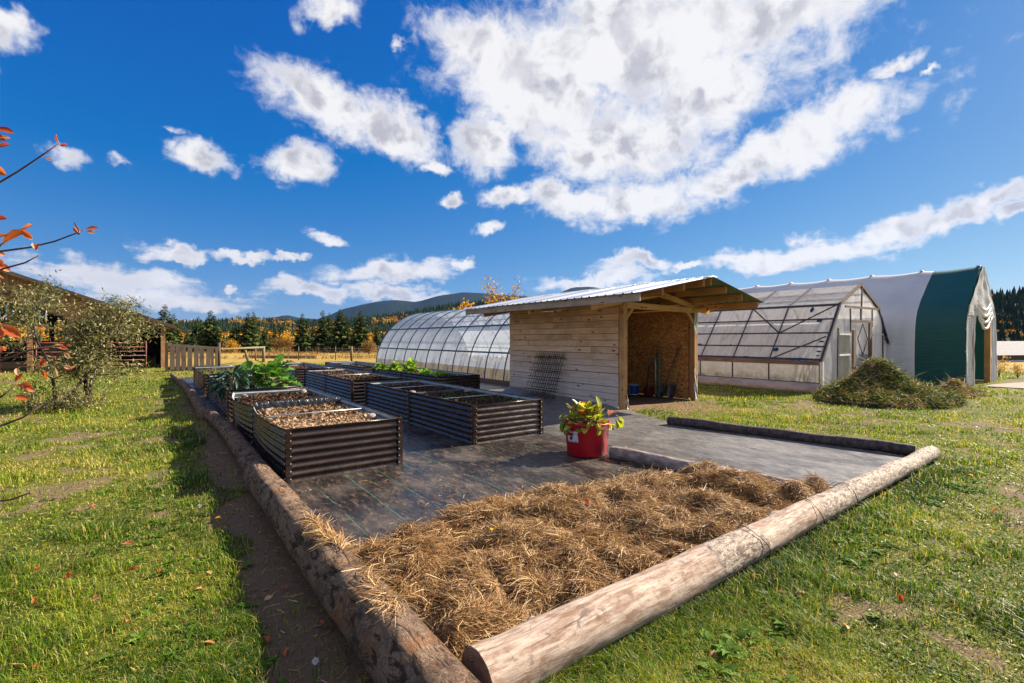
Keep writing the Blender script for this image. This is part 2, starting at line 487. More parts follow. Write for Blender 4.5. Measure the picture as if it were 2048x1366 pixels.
pbr(t, out, base, rgh, 0, .45, hgt, .35, .05)

m_bark, t, out = newmat('spruce_bark')
c = coords(t, (1, 1, 1), True)
n1_ = t.noise(c, 3.0, 6, .65, .8)
vv = t.new('ShaderNodeTexVoronoi'); vv.feature = 'DISTANCE_TO_EDGE'; vv.inputs['Scale'].default_value = 17
t.l.new(t.vmath('ADD', t.mapping(c, (1.7, .75, 1.7)), t.vmath('SCALE', t.noise(c, 16, 6, .7, 0, 1), scale=.30)), vv.inputs['Vector'])
fl = t.maprange(vv.outputs['Distance'], .0, .10)
nf = t.noise(c, 26, 6, .7)
col = t.mix(t.maprange(n1_, .38, .66), (.22, .135, .09), (.46, .31, .21))
col = t.mix(t.maprange(t.noise(c, 2.6, 6, .65), .50, .64, 0, .85), col, (.44, .20, .08))
col = t.mix(t.math('MULTIPLY', t.math('MULTIPLY', t.math('SUBTRACT', 1.0, fl), .6), t.maprange(t.noise(c, 5, 4, .6), .4, .6)), col, (.04, .026, .02))
col = t.mix(t.maprange(nf, .45, .7, 0, .6), col, (.56, .42, .30))
plate = t.noise(t.mapping(c, (1.6, .55, 1.6)), 9, 8, .72, 1.6)
col = t.mix(t.maprange(plate, .41, .50, .9, 0), col, (.055, .034, .024))
col = t.mix(t.maprange(plate, .58, .66, 0, .6), col, (.42, .28, .20))
hh = t.math('ADD', t.math('MULTIPLY', fl, .3), t.math('ADD', nf, t.math('MULTIPLY', plate, 2.2)))
pbr(t, out, col, .9, 0, .2, hh, 1.0, .05)

m_darkbark = simple('dark_wet_bark', (.035, .025, .026), (.10, .075, .068), 18, .85, (1, 1, 1), .8, .015)
# peeled pale log, some bark left in patches (along its length, local y)
m_peel, t, out = newmat('peeled_pale_log')
c = coords(t, (1, 1, 1), True)
grain = t.noise(t.mapping(c, (10, .9, 10)), 4, 6, .65, .6)
blot = t.math('ADD', t.noise(t.mapping(c, (2.4, .8, 2.4)), 7.5, 9, .78, .3), t.math('MULTIPLY', t.math('SUBTRACT', grain, .5), .45))
col = t.mix(t.maprange(grain, .3, .7), (.50, .40, .32), (.29, .20, .15))
col = t.mix(t.maprange(blot, .44, .64, 0, .85), col, (.21, .115, .07))
col = t.mix(t.maprange(t.noise(c, 12, 7, .72, .5), .55, .66, 0, .8), col, (.13, .09, .075))
sy = t.new('ShaderNodeSeparateXYZ'); t.l.new(t.new('ShaderNodeTexCoord').outputs['Object'], sy.inputs[0])
ypos = t.math('ADD', sy.outputs[1], t.math('MULTIPLY', t.math('SUBTRACT', t.noise(c, 2.5, 4, .6), .5), .8))
bp = t.math('MAXIMUM', t.math('MULTIPLY', t.maprange(ypos, 1.75, 1.85), t.maprange(ypos, 2.5, 2.4)), t.maprange(ypos, 3.3, 3.5))
crk = t.noise(t.mapping(c, (6, 2.2, 6)), 6, 6, .7, .8)
bcol = t.mix(t.maprange(crk, .38, .62), (.11, .075, .055), (.50, .41, .33))
col = t.mix(t.math('MULTIPLY', bp, .9), col, bcol)
# drying cracks along the grain
ck = t.new('ShaderNodeTexVoronoi'); ck.feature = 'DISTANCE_TO_EDGE'; ck.inputs['Scale'].default_value = 1.0
t.l.new(t.vmath('ADD', t.mapping(c, (9, .55, 9)), t.vmath('SCALE', t.noise(c, 3, 3, .5, 0, 1), scale=.5)), ck.inputs['Vector'])
ckf = t.math('MULTIPLY', t.maprange(ck.outputs['Distance'], .0, .022, 1, 0), t.maprange(t.noise(c, 1.4, 2, .5), .45, .55))
col = t.mix(t.math('MULTIPLY', ckf, .8), col, (.06, .04, .03))
pbr(t, out, col, .8, 0, .25, t.math('ADD', t.math('MULTIPLY', crk, t.math('ADD', bp, .15)), t.math('MULTIPLY', blot, .3)), .6, .02)

m_endgrain, t, out = newmat('sawn_end_grain')
c = t.new('ShaderNodeTexCoord').outputs['Object']
wv_ = t.new('ShaderNodeTexWave'); wv_.wave_type = 'RINGS'; wv_.rings_direction = 'Y'; wv_.inputs['Scale'].default_value = 26; wv_.inputs['Distortion'].default_value = 2.5; wv_.inputs['Detail'].default_value = 3
t.l.new(c, wv_.inputs[0])
col = t.mix(wv_.outputs[1], (.20, .125, .085), (.36, .24, .16))
col = t.mix(t.maprange(t.noise(c, 25, 6, .7), .4, .7, 0, .7), col, (.07, .05, .04))
pbr(t, out, col, .9, 0, .2, t.noise(c, 60, 4, .7), .5, .01)

# brown coated corrugated steel with dust
m_brown, t, out = newmat('brown_coated_steel')
c = coords(t)
n = t.noise(t.mapping(c, (1.2, 1.2, 3)), 3, 6, .65)
sx = t.new('ShaderNodeSeparateXYZ'); t.l.new(t.new('ShaderNodeNewGeometry').outputs['Position'], sx.inputs[0])
dst = t.math('MULTIPLY', t.maprange(sx.outputs[2], .25, .0), t.maprange(t.noise(c, 9, 6, .7), .4, .65))
col = t.mix(t.maprange(n, .4, .7), (.036, .019, .013), (.056, .032, .023))
col = t.mix(t.math('MULTIPLY', dst, .5), col, (.16, .11, .075))
pbr(t, out, col, t.maprange(n, .3, .7, .18, .32), .25, .7, t.noise(c, 2.2, 3, .5), .12, .02)
m_inner = simple('pale_steel_inside', (.34, .38, .39), (.24, .28, .29), 5, .5, metallic=.2, bstr=.05)
m_bolt = simple('zinc_bolt', (.62, .61, .58), (.5, .49, .47), 5, .35, metallic=.8, bstr=0)
m_rod = simple('galvanised_rod', (.60, .60, .58), (.48, .48, .46), 9, .4, metallic=.4, bstr=0)
m_soil = simple('dark_garden_soil', (.030, .019, .012), (.095, .055, .034), 22, .95, bstr=.9, bdist=.03, local=False, perobj=False)
m_chip = tinted('wood_chip', [(0, (.05, .028, .016)), (.35, (.20, .115, .06)), (.75, (.42, .27, .145)), (1, (.58, .42, .26))], .85, 0, .2)
m_soilbit = tinted('soil_crumb', [(0, (.022, .014, .010)), (.7, (.10, .055, .032)), (1, (.26, .15, .085))], .95, 0, .1)
m_blackplastic = simple('black_plastic_film', (.014, .014, .015), (.03, .03, .032), 12, .22, (1, 1, 1), .9, .03, spec=.6)
m_stone = simple('pale_rounded_stone', (.30, .24, .21), (.20, .16, .15), 9, .85, bstr=.5)
m_straw = tinted('dry_straw', [(0, (.055, .026, .010)), (.3, (.20, .100, .036)), (.65, (.42, .245, .095)), (1, (.68, .49, .26))], .6, .18, .35)
m_strawbase = simple('matted_straw', (.10, .05, .02), (.25, .14, .055), 30, .9, (1, 1, 1), .9, .03, local=False, perobj=False)
m_grass = tinted('grass_blade', [(0, (.030, .070, .005)), (.35, (.125, .215, .009)), (.62, (.265, .305, .018)), (.82, (.42, .35, .055)), (1, (.50, .38, .17))], .5, .38, .3)
m_weed = tinted('broad_weed_leaf', [(0, (.035, .095, .010)), (.6, (.105, .21, .022)), (1, (.20, .29, .05))], .7, .4, .12)
m_dryshoot = tinted('dry_meadow', [(0, (.15, .085, .03)), (.5, (.32, .19, .06)), (1, (.45, .32, .14))], .8, .3, .1)
m_wall = wood('weathered_pine_board', (.80, .49, .26), (.64, .36, .18), 'Y', 1.0, True, .8, grey=(.72, .59, .50))
m_lum_y = wood('pine_timber_long', (.52, .255, .085), (.40, .175, .055), 'Y')
m_lum_x = wood('pine_timber_cross', (.60, .36, .14), (.46, .25, .09), 'X')
m_lum_z = wood('pine_timber_upright', (.60, .34, .13), (.44, .23, .085), 'Z')
m_fascia = wood('weathered_fascia', (.46, .37, .29), (.34, .25, .19), 'Y')
m_oldwood = wood('old_grey_wood', (.120, .088, .066), (.065, .047, .036), 'Z', 1.0, False, .9)
m_oldrail = wood('old_grey_rail', (.150, .115, .088), (.075, .056, .044), 'X', 1.0, False, .9)
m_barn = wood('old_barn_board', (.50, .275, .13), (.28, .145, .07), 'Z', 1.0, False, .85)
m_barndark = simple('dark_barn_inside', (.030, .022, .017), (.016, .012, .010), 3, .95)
m_rust = simple('red_brown_steel_pipe', (.20, .055, .035), (.12, .04, .03), 8, .6)
m_post = simple('treated_round_post', (.20, .165, .085), (.13, .10, .05), 9, .9, (1, 1, .2))
m_wire = simple('dull_steel_wire', (.10, .085, .075), (.06, .05, .045), 9, .5, metallic=.6, bstr=0)

# oriented strand board
m_osb, t, out = newmat('strand_board')
c = coords(t, (1, 1, 1), False)
va = t.new('ShaderNodeTexVoronoi'); va.inputs['Scale'].default_value = 1; t.l.new(t.mapping(c, (10, 11, 42)), va.inputs[0])
vb = t.new('ShaderNodeTexVoronoi'); vb.inputs['Scale'].default_value = 1; t.l.new(t.mapping(c, (14, 16, 30), (.5, 0, 0)), vb.inputs[0])
sa = t.new('ShaderNodeSeparateColor'); t.l.new(va.outputs['Color'], sa.inputs[0])
sb = t.new('ShaderNodeSeparateColor'); t.l.new(vb.outputs['Color'], sb.inputs[0])
f = t.math('MULTIPLY', t.math('ADD', sa.outputs[0], sb.outputs[1]), .5)
col = t.ramp(f, [(.15, (.34, .12, .028)), (.5, (.62, .27, .075)), (.8, (.76, .40, .14)), (1, (.86, .54, .24))])
pbr(t, out, col, .7, 0, .3, f, .3, .004)

m_roofmetal, t, out = newmat('ribbed_galvanised_roofing')
c = coords(t, (1, 1, 1), False)
pbr(t, out, t.mix(t.noise(c, 2, 4, .6), (.62, .65, .68), (.74, .76, .78)), .34, .75, .5, t.noise(c, 4, 3), .03, .01)
m_roofunder = simple('green_roof_underside', (.155, .20, .125), (.10, .14, .09), 4, .55)
m_whitepaint = simple('white_painted_board', (.72, .70, .66), (.58, .56, .53), 5, .7)
m_insul = simple('torn_insulation', (.34, .29, .15), (.18, .16, .08), 18, .95, bstr=.8, bdist=.03)
m_wrap = simple('pale_green_house_wrap', (.42, .52, .45), (.30, .38, .33), 6, .6, bstr=.5, bdist=.03)
m_tornwhite = simple('torn_white_wrap', (.62, .60, .57), (.30, .22, .16), 12, .8, bstr=.6, bdist=.02)

def sheet(name, col, opaq, transl, rough=.25, tint_noise=.12, scale=2.0, wr=(1, 1, 1), bstr=.3, dirt=None, streak=None, coat=.5):
    """translucent plastic: part see-through, part milky, with gloss"""
    m, t, out = newmat(name)
    c = coords(t, wr, False)
    n = t.noise(c, scale, 6, .62)
    colr = t.mix(t.maprange(n, .35, .7), col, tuple(k * (1 - tint_noise * 2) for k in col))
    if dirt:
        sx = t.new('ShaderNodeSeparateXYZ'); t.l.new(t.new('ShaderNodeNewGeometry').outputs['Position'], sx.inputs[0])
        dd = t.math('MULTIPLY', t.maprange(sx.outputs[2], dirt[1], dirt[0]), t.maprange(t.noise(c, 3.2, 6, .7), .35, .62))
        colr = t.mix(t.math('MULTIPLY', dd, .85), colr, dirt[2])
    stv = t.noise(t.mapping(c, (1, 1, .25)), 3.1, 6, .65, .6)
    colr = t.mix(t.maprange(stv, .48, .66, 0, .55), colr, tuple(k * .62 for k in (col[0], col[1] * .97, col[2] * .93)))
    nb = t.noise(c, scale * 3, 5, .6, .8)
    p = pbr(t, None, colr, rough, 0, coat, nb, bstr, .04)
    tr = t.new('ShaderNodeBsdfTranslucent'); t.l.new(colr, tr.inputs[0])
    a = t.new('ShaderNodeMixShader'); a.inputs[0].default_value = transl
    t.l.new(p.outputs[0], a.inputs[1]); t.l.new(tr.outputs[0], a.inputs[2])
    tp = t.new('ShaderNodeBsdfTransparent'); tp.inputs[0].default_value = (.93, .95, .97, 1)
    b = t.new('ShaderNodeMixShader')
    t.put(b.inputs[0], opaq if not dirt else t.math('ADD', t.math('MULTIPLY', dd, .25), opaq, None, True))
    t.l.new(tp.outputs[0], b.inputs[1]); t.l.new(a.outputs[0], b.inputs[2]); t.l.new(b.outputs[0], out.inputs[0])
    return m
m_poly = sheet('twin_wall_polycarbonate', (.78, .84, .92), .72, .48, .18, .05, 1.2, (1, 1, 1), .06)
m_polylow = sheet('brown_tinted_polycarbonate', (.50, .42, .33), .72, .45, .3, .15, 2.0, (1, 2, 1), .08)  # brown ground reflection and the soil behind, painted into the panel colour
m_film = sheet('greenhouse_film', (.86, .82, .80), .93, .66, .30, .06, 2.2, (1, 3, 1), .35)
m_filmlow = sheet('dirty_lower_film', (.80, .75, .69), .85, .5, .3, .06, 2.5, (1, 1, 1), .35, dirt=(.25, .95, (.17, .18, .075)))
m_filmend = sheet('wrinkled_end_film', (.86, .85, .85), .84, .6, .14, .06, 1.8, (1, 1, .6), 1.0)
m_skirt = simple('loose_grey_skirt_film', (.36, .31, .29), (.24, .20, .18), 3, .35, (1, .6, 1.5), .6, .05)
def cover(name, col, transl):
    m, t, out = newmat(name)
    c = coords(t, (1, 1, 1), False)
    wrk = t.math('ADD', t.noise(t.mapping(c, (1.0, .35, 2.2)), 3.2, 6, .6, .5), t.math('MULTIPLY', t.noise(t.mapping(c, (.3, .12, 5)), 4.5, 5, .6, 1.0), .7))
    n = t.noise(c, .7, 5, .6)
    colr = t.mix(t.maprange(n, .35, .7), col, tuple(k * .86 for k in col))
    p = pbr(t, None, colr, .5, 0, .35, wrk, .5, .05)
    tr = t.new('ShaderNodeBsdfTranslucent'); t.l.new(colr, tr.inputs[0])
    a = t.new('ShaderNodeMixShader'); a.inputs[0].default_value = transl
    t.l.new(p.outputs[0], a.inputs[1]); t.l.new(tr.outputs[0], a.inputs[2]); t.l.new(a.outputs[0], out.inputs[0])
    return m
m_coverw = cover('white_tarp_cover', (.66, .66, .68), .26)
m_coverg = cover('dark_green_tarp_cover', (.010, .085, .075), .04)
m_drape = cover('hanging_white_sheet', (.74, .73, .71), .3)
m_bluemetal = simple('blue_grey_hoop_tube', (.055, .125, .235), (.04, .10, .19), 6, .45, metallic=.2, bstr=0)
m_gframe = simple('dark_weathered_frame', (.062, .058, .066), (.035, .032, .036), 9, .85)
m_sill = wood('weathered_sill', (.21, .145, .11), (.13, .085, .065), 'Y', 1.0, False)
m_endwood = wood('weathered_door_wood', (.24, .155, .10), (.14, .085, .055), 'Z', 1.0, False)
m_tape = simple('blue_repair_tape', (.010, .035, .10), (.008, .022, .065), 9, .4, bstr=0)
m_galv = simple('galvanised_sheet', (.42, .43, .44), (.30, .31, .32), 5, .4, metallic=.5, bstr=.1)
m_red = simple('red_tub_plastic', (.50, .012, .022), (.44, .010, .020), 3, .42, bstr=.03, spec=.4)
m_blue = simple('blue_bucket_plastic', (.012, .06, .25), (.01, .05, .2), 3, .5, bstr=.03)
m_reddull = simple('faded_red_plastic', (.30, .02, .02), (.22, .02, .02), 5, .6, bstr=.03)
m_sack = simple('pale_paper_sack', (.40, .36, .30), (.26, .22, .18), 7, .8, bstr=.6, bdist=.03)
m_stand = simple('olive_standpipe_paint', (.155, .15, .06), (.10, .10, .04), 7, .5)
m_brass = simple('worn_brass', (.40, .33, .2), (.28, .22, .12), 9, .4, metallic=.7)
m_hose = simple('black_hose', (.016, .018, .018), (.012, .012, .012), 5, .5, bstr=0)
m_handle = wood('yellow_handle_wood', (.52, .33, .13), (.42, .25, .09), 'Z', 1, False)
m_handleold = wood('dark_handle_wood', (.26, .155, .08), (.18, .105, .055), 'Z', 1, False)
m_steel = simple('used_steel_blade', (.24, .235, .23), (.12, .11, .105), 6, .42, metallic=.7)
m_trunk = simple('grey_brown_trunk', (.060, .042, .032), (.030, .021, .016), 14, .95, (1, 1, .3), .6, .02)
m_needle = tinted('spruce_needles', [(0, (.012, .026, .008)), (.5, (.045, .070, .016)), (1, (.13, .145, .026))], .7, .15, .15)
m_forest = tinted('hillside_tree', [(0, (.014, .028, .014)), (.45, (.040, .062, .022)), (.5, (.28, .12, .016)), (.8, (.52, .26, .025)), (1, (.60, .35, .05))], .9, .1, .05)
m_gold = tinted('autumn_gold_leaf', [(0, (.20, .085, .012)), (.5, (.45, .24, .02)), (1, (.60, .37, .045))], .6, .4, .2)
m_silver = tinted('silver_willow_leaf', [(0, (.030, .048, .018)), (.4, (.100, .115, .035)), (.75, (.27, .235, .085)), (1, (.52, .43, .22))], .55, .32, .3)
m_redleaf = leafmat('red_autumn_leaf', (.42, .050, .012), (.58, .155, .035), .45, .45, 30)
m_paleleaf = leafmat('pale_autumn_leaf', (.60, .27, .14), (.66, .40, .22), .4, .5, 30)
m_twig = simple('purple_brown_twig', (.075, .035, .035), (.12, .06, .05), 25, .6, bstr=.3)
m_kale = leafmat('dark_kale_leaf', (.012, .046, .034), (.040, .105, .070), .18, .5, 30)
m_chard = leafmat('green_collard_leaf', (.055, .175, .022), (.145, .31, .05), .32, .4, 25)
m_lettuce = leafmat('bright_lettuce_leaf', (.11, .26, .025), (.30, .45, .07), .42, .45, 25)
m_tubleaf = leafmat('yellow_green_tub_leaf', (.12, .24, .022), (.46, .48, .05), .45, .4, 22)
m_tubred = leafmat('reddish_tub_leaf', (.42, .20, .03), (.36, .095, .05), .42, .45, 22)
m_stem = simple('pale_pink_stem', (.40, .26, .17), (.34, .16, .14), 9, .5, bstr=0)
m_heap = simple('composting_plant_mass', (.018, .020, .008), (.060, .052, .024), 14, .95, bstr=1., bdist=.06)
m_heapbit = tinted('pulled_plant_stalk', [(0, (.030, .042, .010)), (.3, (.095, .125, .022)), (.55, (.24, .26, .05)), (.72, (.24, .13, .05)), (1, (.52, .42, .24))], .75, .2, .2)
m_rock = m_stone
m_hill, t, out = newmat('forested_hillside')
pos = t.new('ShaderNodeNewGeometry').outputs['Position']
hn = t.noise(t.mapping(pos, (1, 1, 2.5)), .02, 8, .65, .4); hn2 = t.noise(t.mapping(pos, (1, 1, .5)), .11, 6, .75)
col = t.mix(t.maprange(hn2, .4, .65), (.012, .022, .012), (.028, .040, .018))
col = t.mix(t.math('MULTIPLY', t.maprange(hn, .50, .60), t.maprange(hn2, .38, .6)), col, (.30, .16, .025))
pbr(t, out, col, .95, 0, .05, hn2, 1.0, 3.0)
m_mount, t, out = newmat('distant_mountain_forest')
pos = t.new('ShaderNodeNewGeometry').outputs['Position']
hn = t.noise(pos, .004, 8, .65, .4); hn2 = t.noise(pos, .03, 6, .75)
col = t.mix(t.maprange(hn2, .4, .65), (.008, .018, .016), (.018, .030, .024))
pbr(t, out, col, .95, 0, .05, hn2, 1.0, 12.0)
m_gravel = simple('pale_gravel_track', (.30, .25, .21), (.20, .16, .13), 12, .95, local=False, perobj=False, bstr=.6)
m_shingle = simple('grey_shingle_roof', (.23, .22, .22), (.16, .15, .155), 6, .9, (1, 1, 1), .4)
m_whitewall = simple('white_long_wall', (.78, .77, .75), (.70, .69, .67), 2, .7)
m_greyboard = simple('dark_grey_board', (.10, .10, .11), (.06, .06, .065), 5, .85)
# ------------------------------------------------------------------ ground
def smooth01(x): x = np.clip(x, 0, 1); return x * x * (3 - 2 * x)
def ground_z(x, y):
    x = np.asarray(x, float); y = np.asarray(y, float)
    away = np.maximum.reduce([.35 - x, x - 9.0, 1.3 - y, y - 26])
    a = smooth01(away / 1.2) * smooth01((40 - np.hypot(x, y)) / 20)
    a = np.where((x > 8.2) & (y > 6.6) & (y < 13), 0, a)
    return a * ((fbm(x * .7, y * .7, 3) - .5) * .10 + (fbm(x * 3, y * 3, 5, 3) - .5) * .035)
ax = np.unique(np.concatenate([np.linspace(-9, 14, 231), np.linspace(-60, 70, 66), np.linspace(-5000, 5000, 41)]))
ay = np.unique(np.concatenate([np.linspace(-6, 18, 241), np.linspace(-60, 90, 76), np.linspace(-5000, 6000, 45)]))
X, Y = np.meshgrid(ax, ay, indexing='ij')
V = np.stack([X, Y, ground_z(X, Y)], -1).reshape(-1, 3)
nx, ny = len(ax), len(ay)
ii, jj = np.meshgrid(np.arange(nx - 1), np.arange(ny - 1), indexing='ij')
a0 = (ii * ny + jj).ravel()
def bare_mask(x, y):
    b = fbm(x * .9, y * .9, 93) * .5 + fbm(x * 3.5, y * 3.5, 94, 3) * .5
    b = smooth01((b - .545) / .07)
    tr = smooth01(1.25 - np.abs((x - 4.6) * .42 - (y + .15) * .9) / .36) * (x > 3.2) * (x < 8.5) * (y < 1.1)
    return np.maximum(b * .9, tr * smooth01((fbm(x * 2.2, y * 2.2, 98) - .36) / .2))
def nearlog_(x, y):
    return np.exp(-((y - 1.58) / .25) ** 2) * (x > 1.3) * (x < 8.8)
o = fast_mesh('ground', V, np.stack([a0, a0 + ny, a0 + ny + 1, a0 + 1], -1), m_ground, bare_mask(X, Y).ravel() * (1 - nearlog_(X, Y).ravel()), smooth=True)
tag(o, kind='structure')

# weed mat
MYS = np.array([1.86, 2.4, 5.4, 5.7, 6.3, 7.15, 7.3, 11.6, 11.9, 24.5])
MXS = np.array([8.25, 8.22, 7.78, 7.95, 8.15, 8.5, 8.43, 8.43, 9.5, 9.5])
def mat_right(y): return np.interp(y, MYS, MXS)
nu, nv = 90, 170
u, v = np.meshgrid(np.linspace(0, 1, nu), np.linspace(0, 1, nv) ** 1.6, indexing='ij')
yy = 1.86 + v * (24.2 - 1.86)
xx = .93 - .25 * smooth01((yy - 9) / 14) + u * (mat_right(yy) - .93 + .25 * smooth01((yy - 9) / 14)) + (u > .98) * (fbm(yy * 2, yy * 0, 4) - .5) * .12 * (yy < 7.2)
zz_ = .012 + .018 * (fbm(xx * 1.6, yy * .8, 9) - .3) + .012 * np.abs(fbm(xx * 5, yy * 1.5, 12, 3) - .5)
zz_ += smooth01((xx - 7.95) / .35) * smooth01((yy - 7.2) / .6) * (yy < 11.65) * (.05 + .12 * (yy - 7.2) / 4.4 + .05 * fbm(yy * 2, xx, 3))
dl = np.hypot(xx - 5.15, yy - 4.85)
zz_ += .03 * np.exp(-(dl / .35) ** 2) * (fbm(xx * 6, yy * 6, 21, 3))
V = np.stack([xx, yy, zz_], -1).reshape(-1, 3)
ii, jj = np.meshgrid(np.arange(nu - 1), np.arange(nv - 1), indexing='ij'); a0 = (ii * nv + jj).ravel()
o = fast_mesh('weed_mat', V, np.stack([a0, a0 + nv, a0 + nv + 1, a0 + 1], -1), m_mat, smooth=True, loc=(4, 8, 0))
tag(o, 'black woven weed mat spread under the raised beds between the logs', 'weed mat')

mb = MB(); mb.grid(lambda a, b: (22.6 + a * 30, 2.62 + b * 1.0 + .12 * math.sin(a * 40) - a * 4, .02), 30, 3)
tag(mb.build('gravel_track', m_gravel), kind='structure')

# ------------------------------------------------------------------ hills and far forest
def hill(name, crest, D0, Dc, D1, mat, amp, nscale, seed, step=12):
    px = np.arange(crest[0][0], crest[-1][0] + 1, step, dtype=float)
    py = np.interp(px, [c[0] for c in crest], [c[1] for c in crest])
    nt = 26; T = np.linspace(0, 1, nt)
    P, Tm = np.meshgrid(px, T, indexing='ij'); PY = py[:, None] + 0 * Tm
    Dm = np.where(Tm < .7, D0 + (Dc - D0) * Tm / .7, Dc + (D1 - Dc) * (Tm - .7) / .3)
    zc = H + (678 - PY) * Dc / 959
    prof = np.where(Tm < .7, smooth01(Tm / .7 * .5) * 2, 1 - smooth01((Tm - .7) / .3) * .6)
    S = (P - 1024) / 959
    Xh = Dm * (FW.x + S * RT.x); Yh = Dm * (FW.y + S * RT.y)
    Z = zc * prof + amp * (fbm(Xh / nscale, Yh / nscale, seed) - .5) * np.minimum(Tm * 3, 1) - 1.0
    nyy = nt
    ii, jj = np.meshgrid(np.arange(len(px) - 1), np.arange(nt - 1), indexing='ij'); a0 = (ii * nyy + jj).ravel()
    o = fast_mesh(name, np.stack([Xh, Yh, Z], -1).reshape(-1, 3), np.stack([a0, a0 + nyy, a0 + nyy + 1, a0 + 1], -1), mat, smooth=True)
    tag(o, kind='structure')
    return Xh, Yh, Z, Dm
crA = [(-700, 650), (0, 645), (300, 650), (350, 647), (450, 643), (540, 641), (640, 645), (720, 641), (800, 630), (900, 613), (1000, 604), (1300, 604), (1600, 625), (1900, 640), (2600, 650)]
crB = [(480, 690), (520, 640), (555, 634), (572, 629), (600, 636), (640, 640), (690, 618), (740, 606), (785, 599), (830, 603), (870, 592), (930, 583), (1000, 588), (1060, 592), (1110, 590), (1145, 574), (1180, 572), (1300, 582), (1500, 600), (1900, 640), (2300, 690)]
crC = [(1500, 670), (1700, 640), (1850, 610), (1985, 596), (2048, 592), (2300, 580), (2600, 590), (3400, 640)]
hA = hill('hill', crA, 150, 760, 1100, m_hill, 10, 90, 11)
hB = hill('mountain', crB, 1500, 3600, 5000, m_mount, 60, 500, 12)
hC = hill('hill', crC, 75, 260, 420, m_hill, 5, 40, 13)

def cone_tree(n=5):
    """ragged three tier conifer of unit height"""
    V = []; F = []
    for z0, z1, r in ((.04, .55, .20), (.30, .80, .145), (.58, 1.0, .085)):
        b = len(V); V.append((0, 0, z1))
        for k in range(n):
            a = 2 * math.pi * (k + z0) / n; V.append((r * math.cos(a), r * math.sin(a), z0 + (.05 if k % 2 else 0)))
        for k in range(n): F.append((b, b + 1 + k, b + 1 + (k + 1) % n))
    return np.array(V), np.array(F)
def puff_tree():
    """loose crown of a small aspen: many leaf clumps"""
    r_ = np.random.default_rng(4); V = []; F = []
    for k in range(22):
        z = r_.uniform(.22, .98); R_ = .23 * math.sin(math.pi * min(1, max(0, (z - .1) / .95))) ** .7
        a = r_.uniform(0, 6.28); q = R_ * math.sqrt(r_.uniform(0, 1)); c = np.array([q * math.cos(a), q * math.sin(a), z])
        d1 = r_.normal(size=3); d1 /= np.linalg.norm(d1); d2 = np.cross(d1, r_.normal(size=3)); d2 /= np.linalg.norm(d2); s_ = r_.uniform(.06, .12)
        b = len(V); V += [c + d1 * s_, c + d2 * s_ * .8, c - d1 * s_, c - d2 * s_ * .8]; F += [(b, b + 1, b + 2), (b, b + 2, b + 3)]
    return np.array(V), np.array(F)
def scatter_trees(name, pts, hts, gold, label=None):
    Vs = []; Fs = []; Ts = []; b = 0
    for proto, sel, base, wf in ((cone_tree(), ~gold, 0.0, 1.0), (puff_tree(), gold, .55, 1.25)):
        V0, F0 = proto; P = pts[sel]; h = hts[sel]; n = len(P)
        if not n: continue
        an = rng.uniform(0, 6.28, n); ca, sa = np.cos(an), np.sin(an)
        wd = h * rng.uniform(.8, 1.3, n) * wf
        x = (V0[None, :, 0] * ca[:, None] - V0[None, :, 1] * sa[:, None]) * wd[:, None] + P[:, 0:1]
        y = (V0[None, :, 0] * sa[:, None] + V0[None, :, 1] * ca[:, None]) * wd[:, None] + P[:, 1:2]
        z = V0[None, :, 2] * h[:, None] + P[:, 2:3] - .4
        Vs.append(np.stack([x, y, z], -1).reshape(-1, 3))
        Fs.append((F0[None] + (np.arange(n) * len(V0))[:, None, None]).reshape(-1, 3) + b); b += n * len(V0)
        tn = rng.uniform(0, .43, n) if base == 0 else rng.uniform(.52, 1, n)
        Ts.append(np.repeat(tn, len(V0)))
    o = fast_mesh(name, np.concatenate(Vs), np.concatenate(Fs), m_forest, np.concatenate(Ts))
    return tag(o, kind='stuff')
def on_hill(h, n, tmin, tmax, seed):
    Xh, Yh, Z, Dm = h; r_ = np.random.default_rng(seed)
    i = r_.uniform(0, Xh.shape[0] - 1.001, n); t_ = tmin + (tmax - tmin) * r_.uniform(0, 1, n); j = t_ * (Xh.shape[1] - 1.001)
    i0 = i.astype(int); j0 = j.astype(int); fi = i - i0; fj = j - j0
    L = lambda A: (A[i0, j0] * (1 - fi) + A[i0 + 1, j0] * fi) * (1 - fj) + (A[i0, j0 + 1] * (1 - fi) + A[i0 + 1, j0 + 1] * fi) * fj
    return np.stack([L(Xh), L(Yh), L(Z)], -1), L(Dm)
P, Dd = on_hill(hA, 26000, .0, .76, 1)
goldm = fbm(P[:, 0] / 55, P[:, 1] / 110, 31) + .22 * (rng.uniform(0, 1, len(P)) - .5) - .06 * (Dd > 620) > .60
scatter_trees('forest', P, Dd * rng.uniform(7, 14, len(P)) / 959, goldm)
P, Dd = on_hill(hC, 9000, .02, .8, 2)
goldm = (fbm(P[:, 0] / 18, P[:, 1] / 18, 32) + .15 * (rng.uniform(0, 1, len(P)) - .5)) > .66
scatter_trees('forest', P, Dd * rng.uniform(14, 30, len(P)) / 959 * np.where(goldm, .7, 1), goldm)
n = 2600   # valley wood behind the field
Dv = rng.uniform(110, 300, n); pv = rng.uniform(-500, 1500, n)
P = np.array([at(a, b) for a, b in zip(pv, Dv)])
goldm = fbm(P[:, 0] / 22, P[:, 1] / 22, 33) + .1 * (rng.uniform(0, 1, n) - .5) > .56
scatter_trees('forest', P, H + Dv * rng.uniform(2, 24, n) * np.where(goldm, .75, 1.0) / 959, goldm)

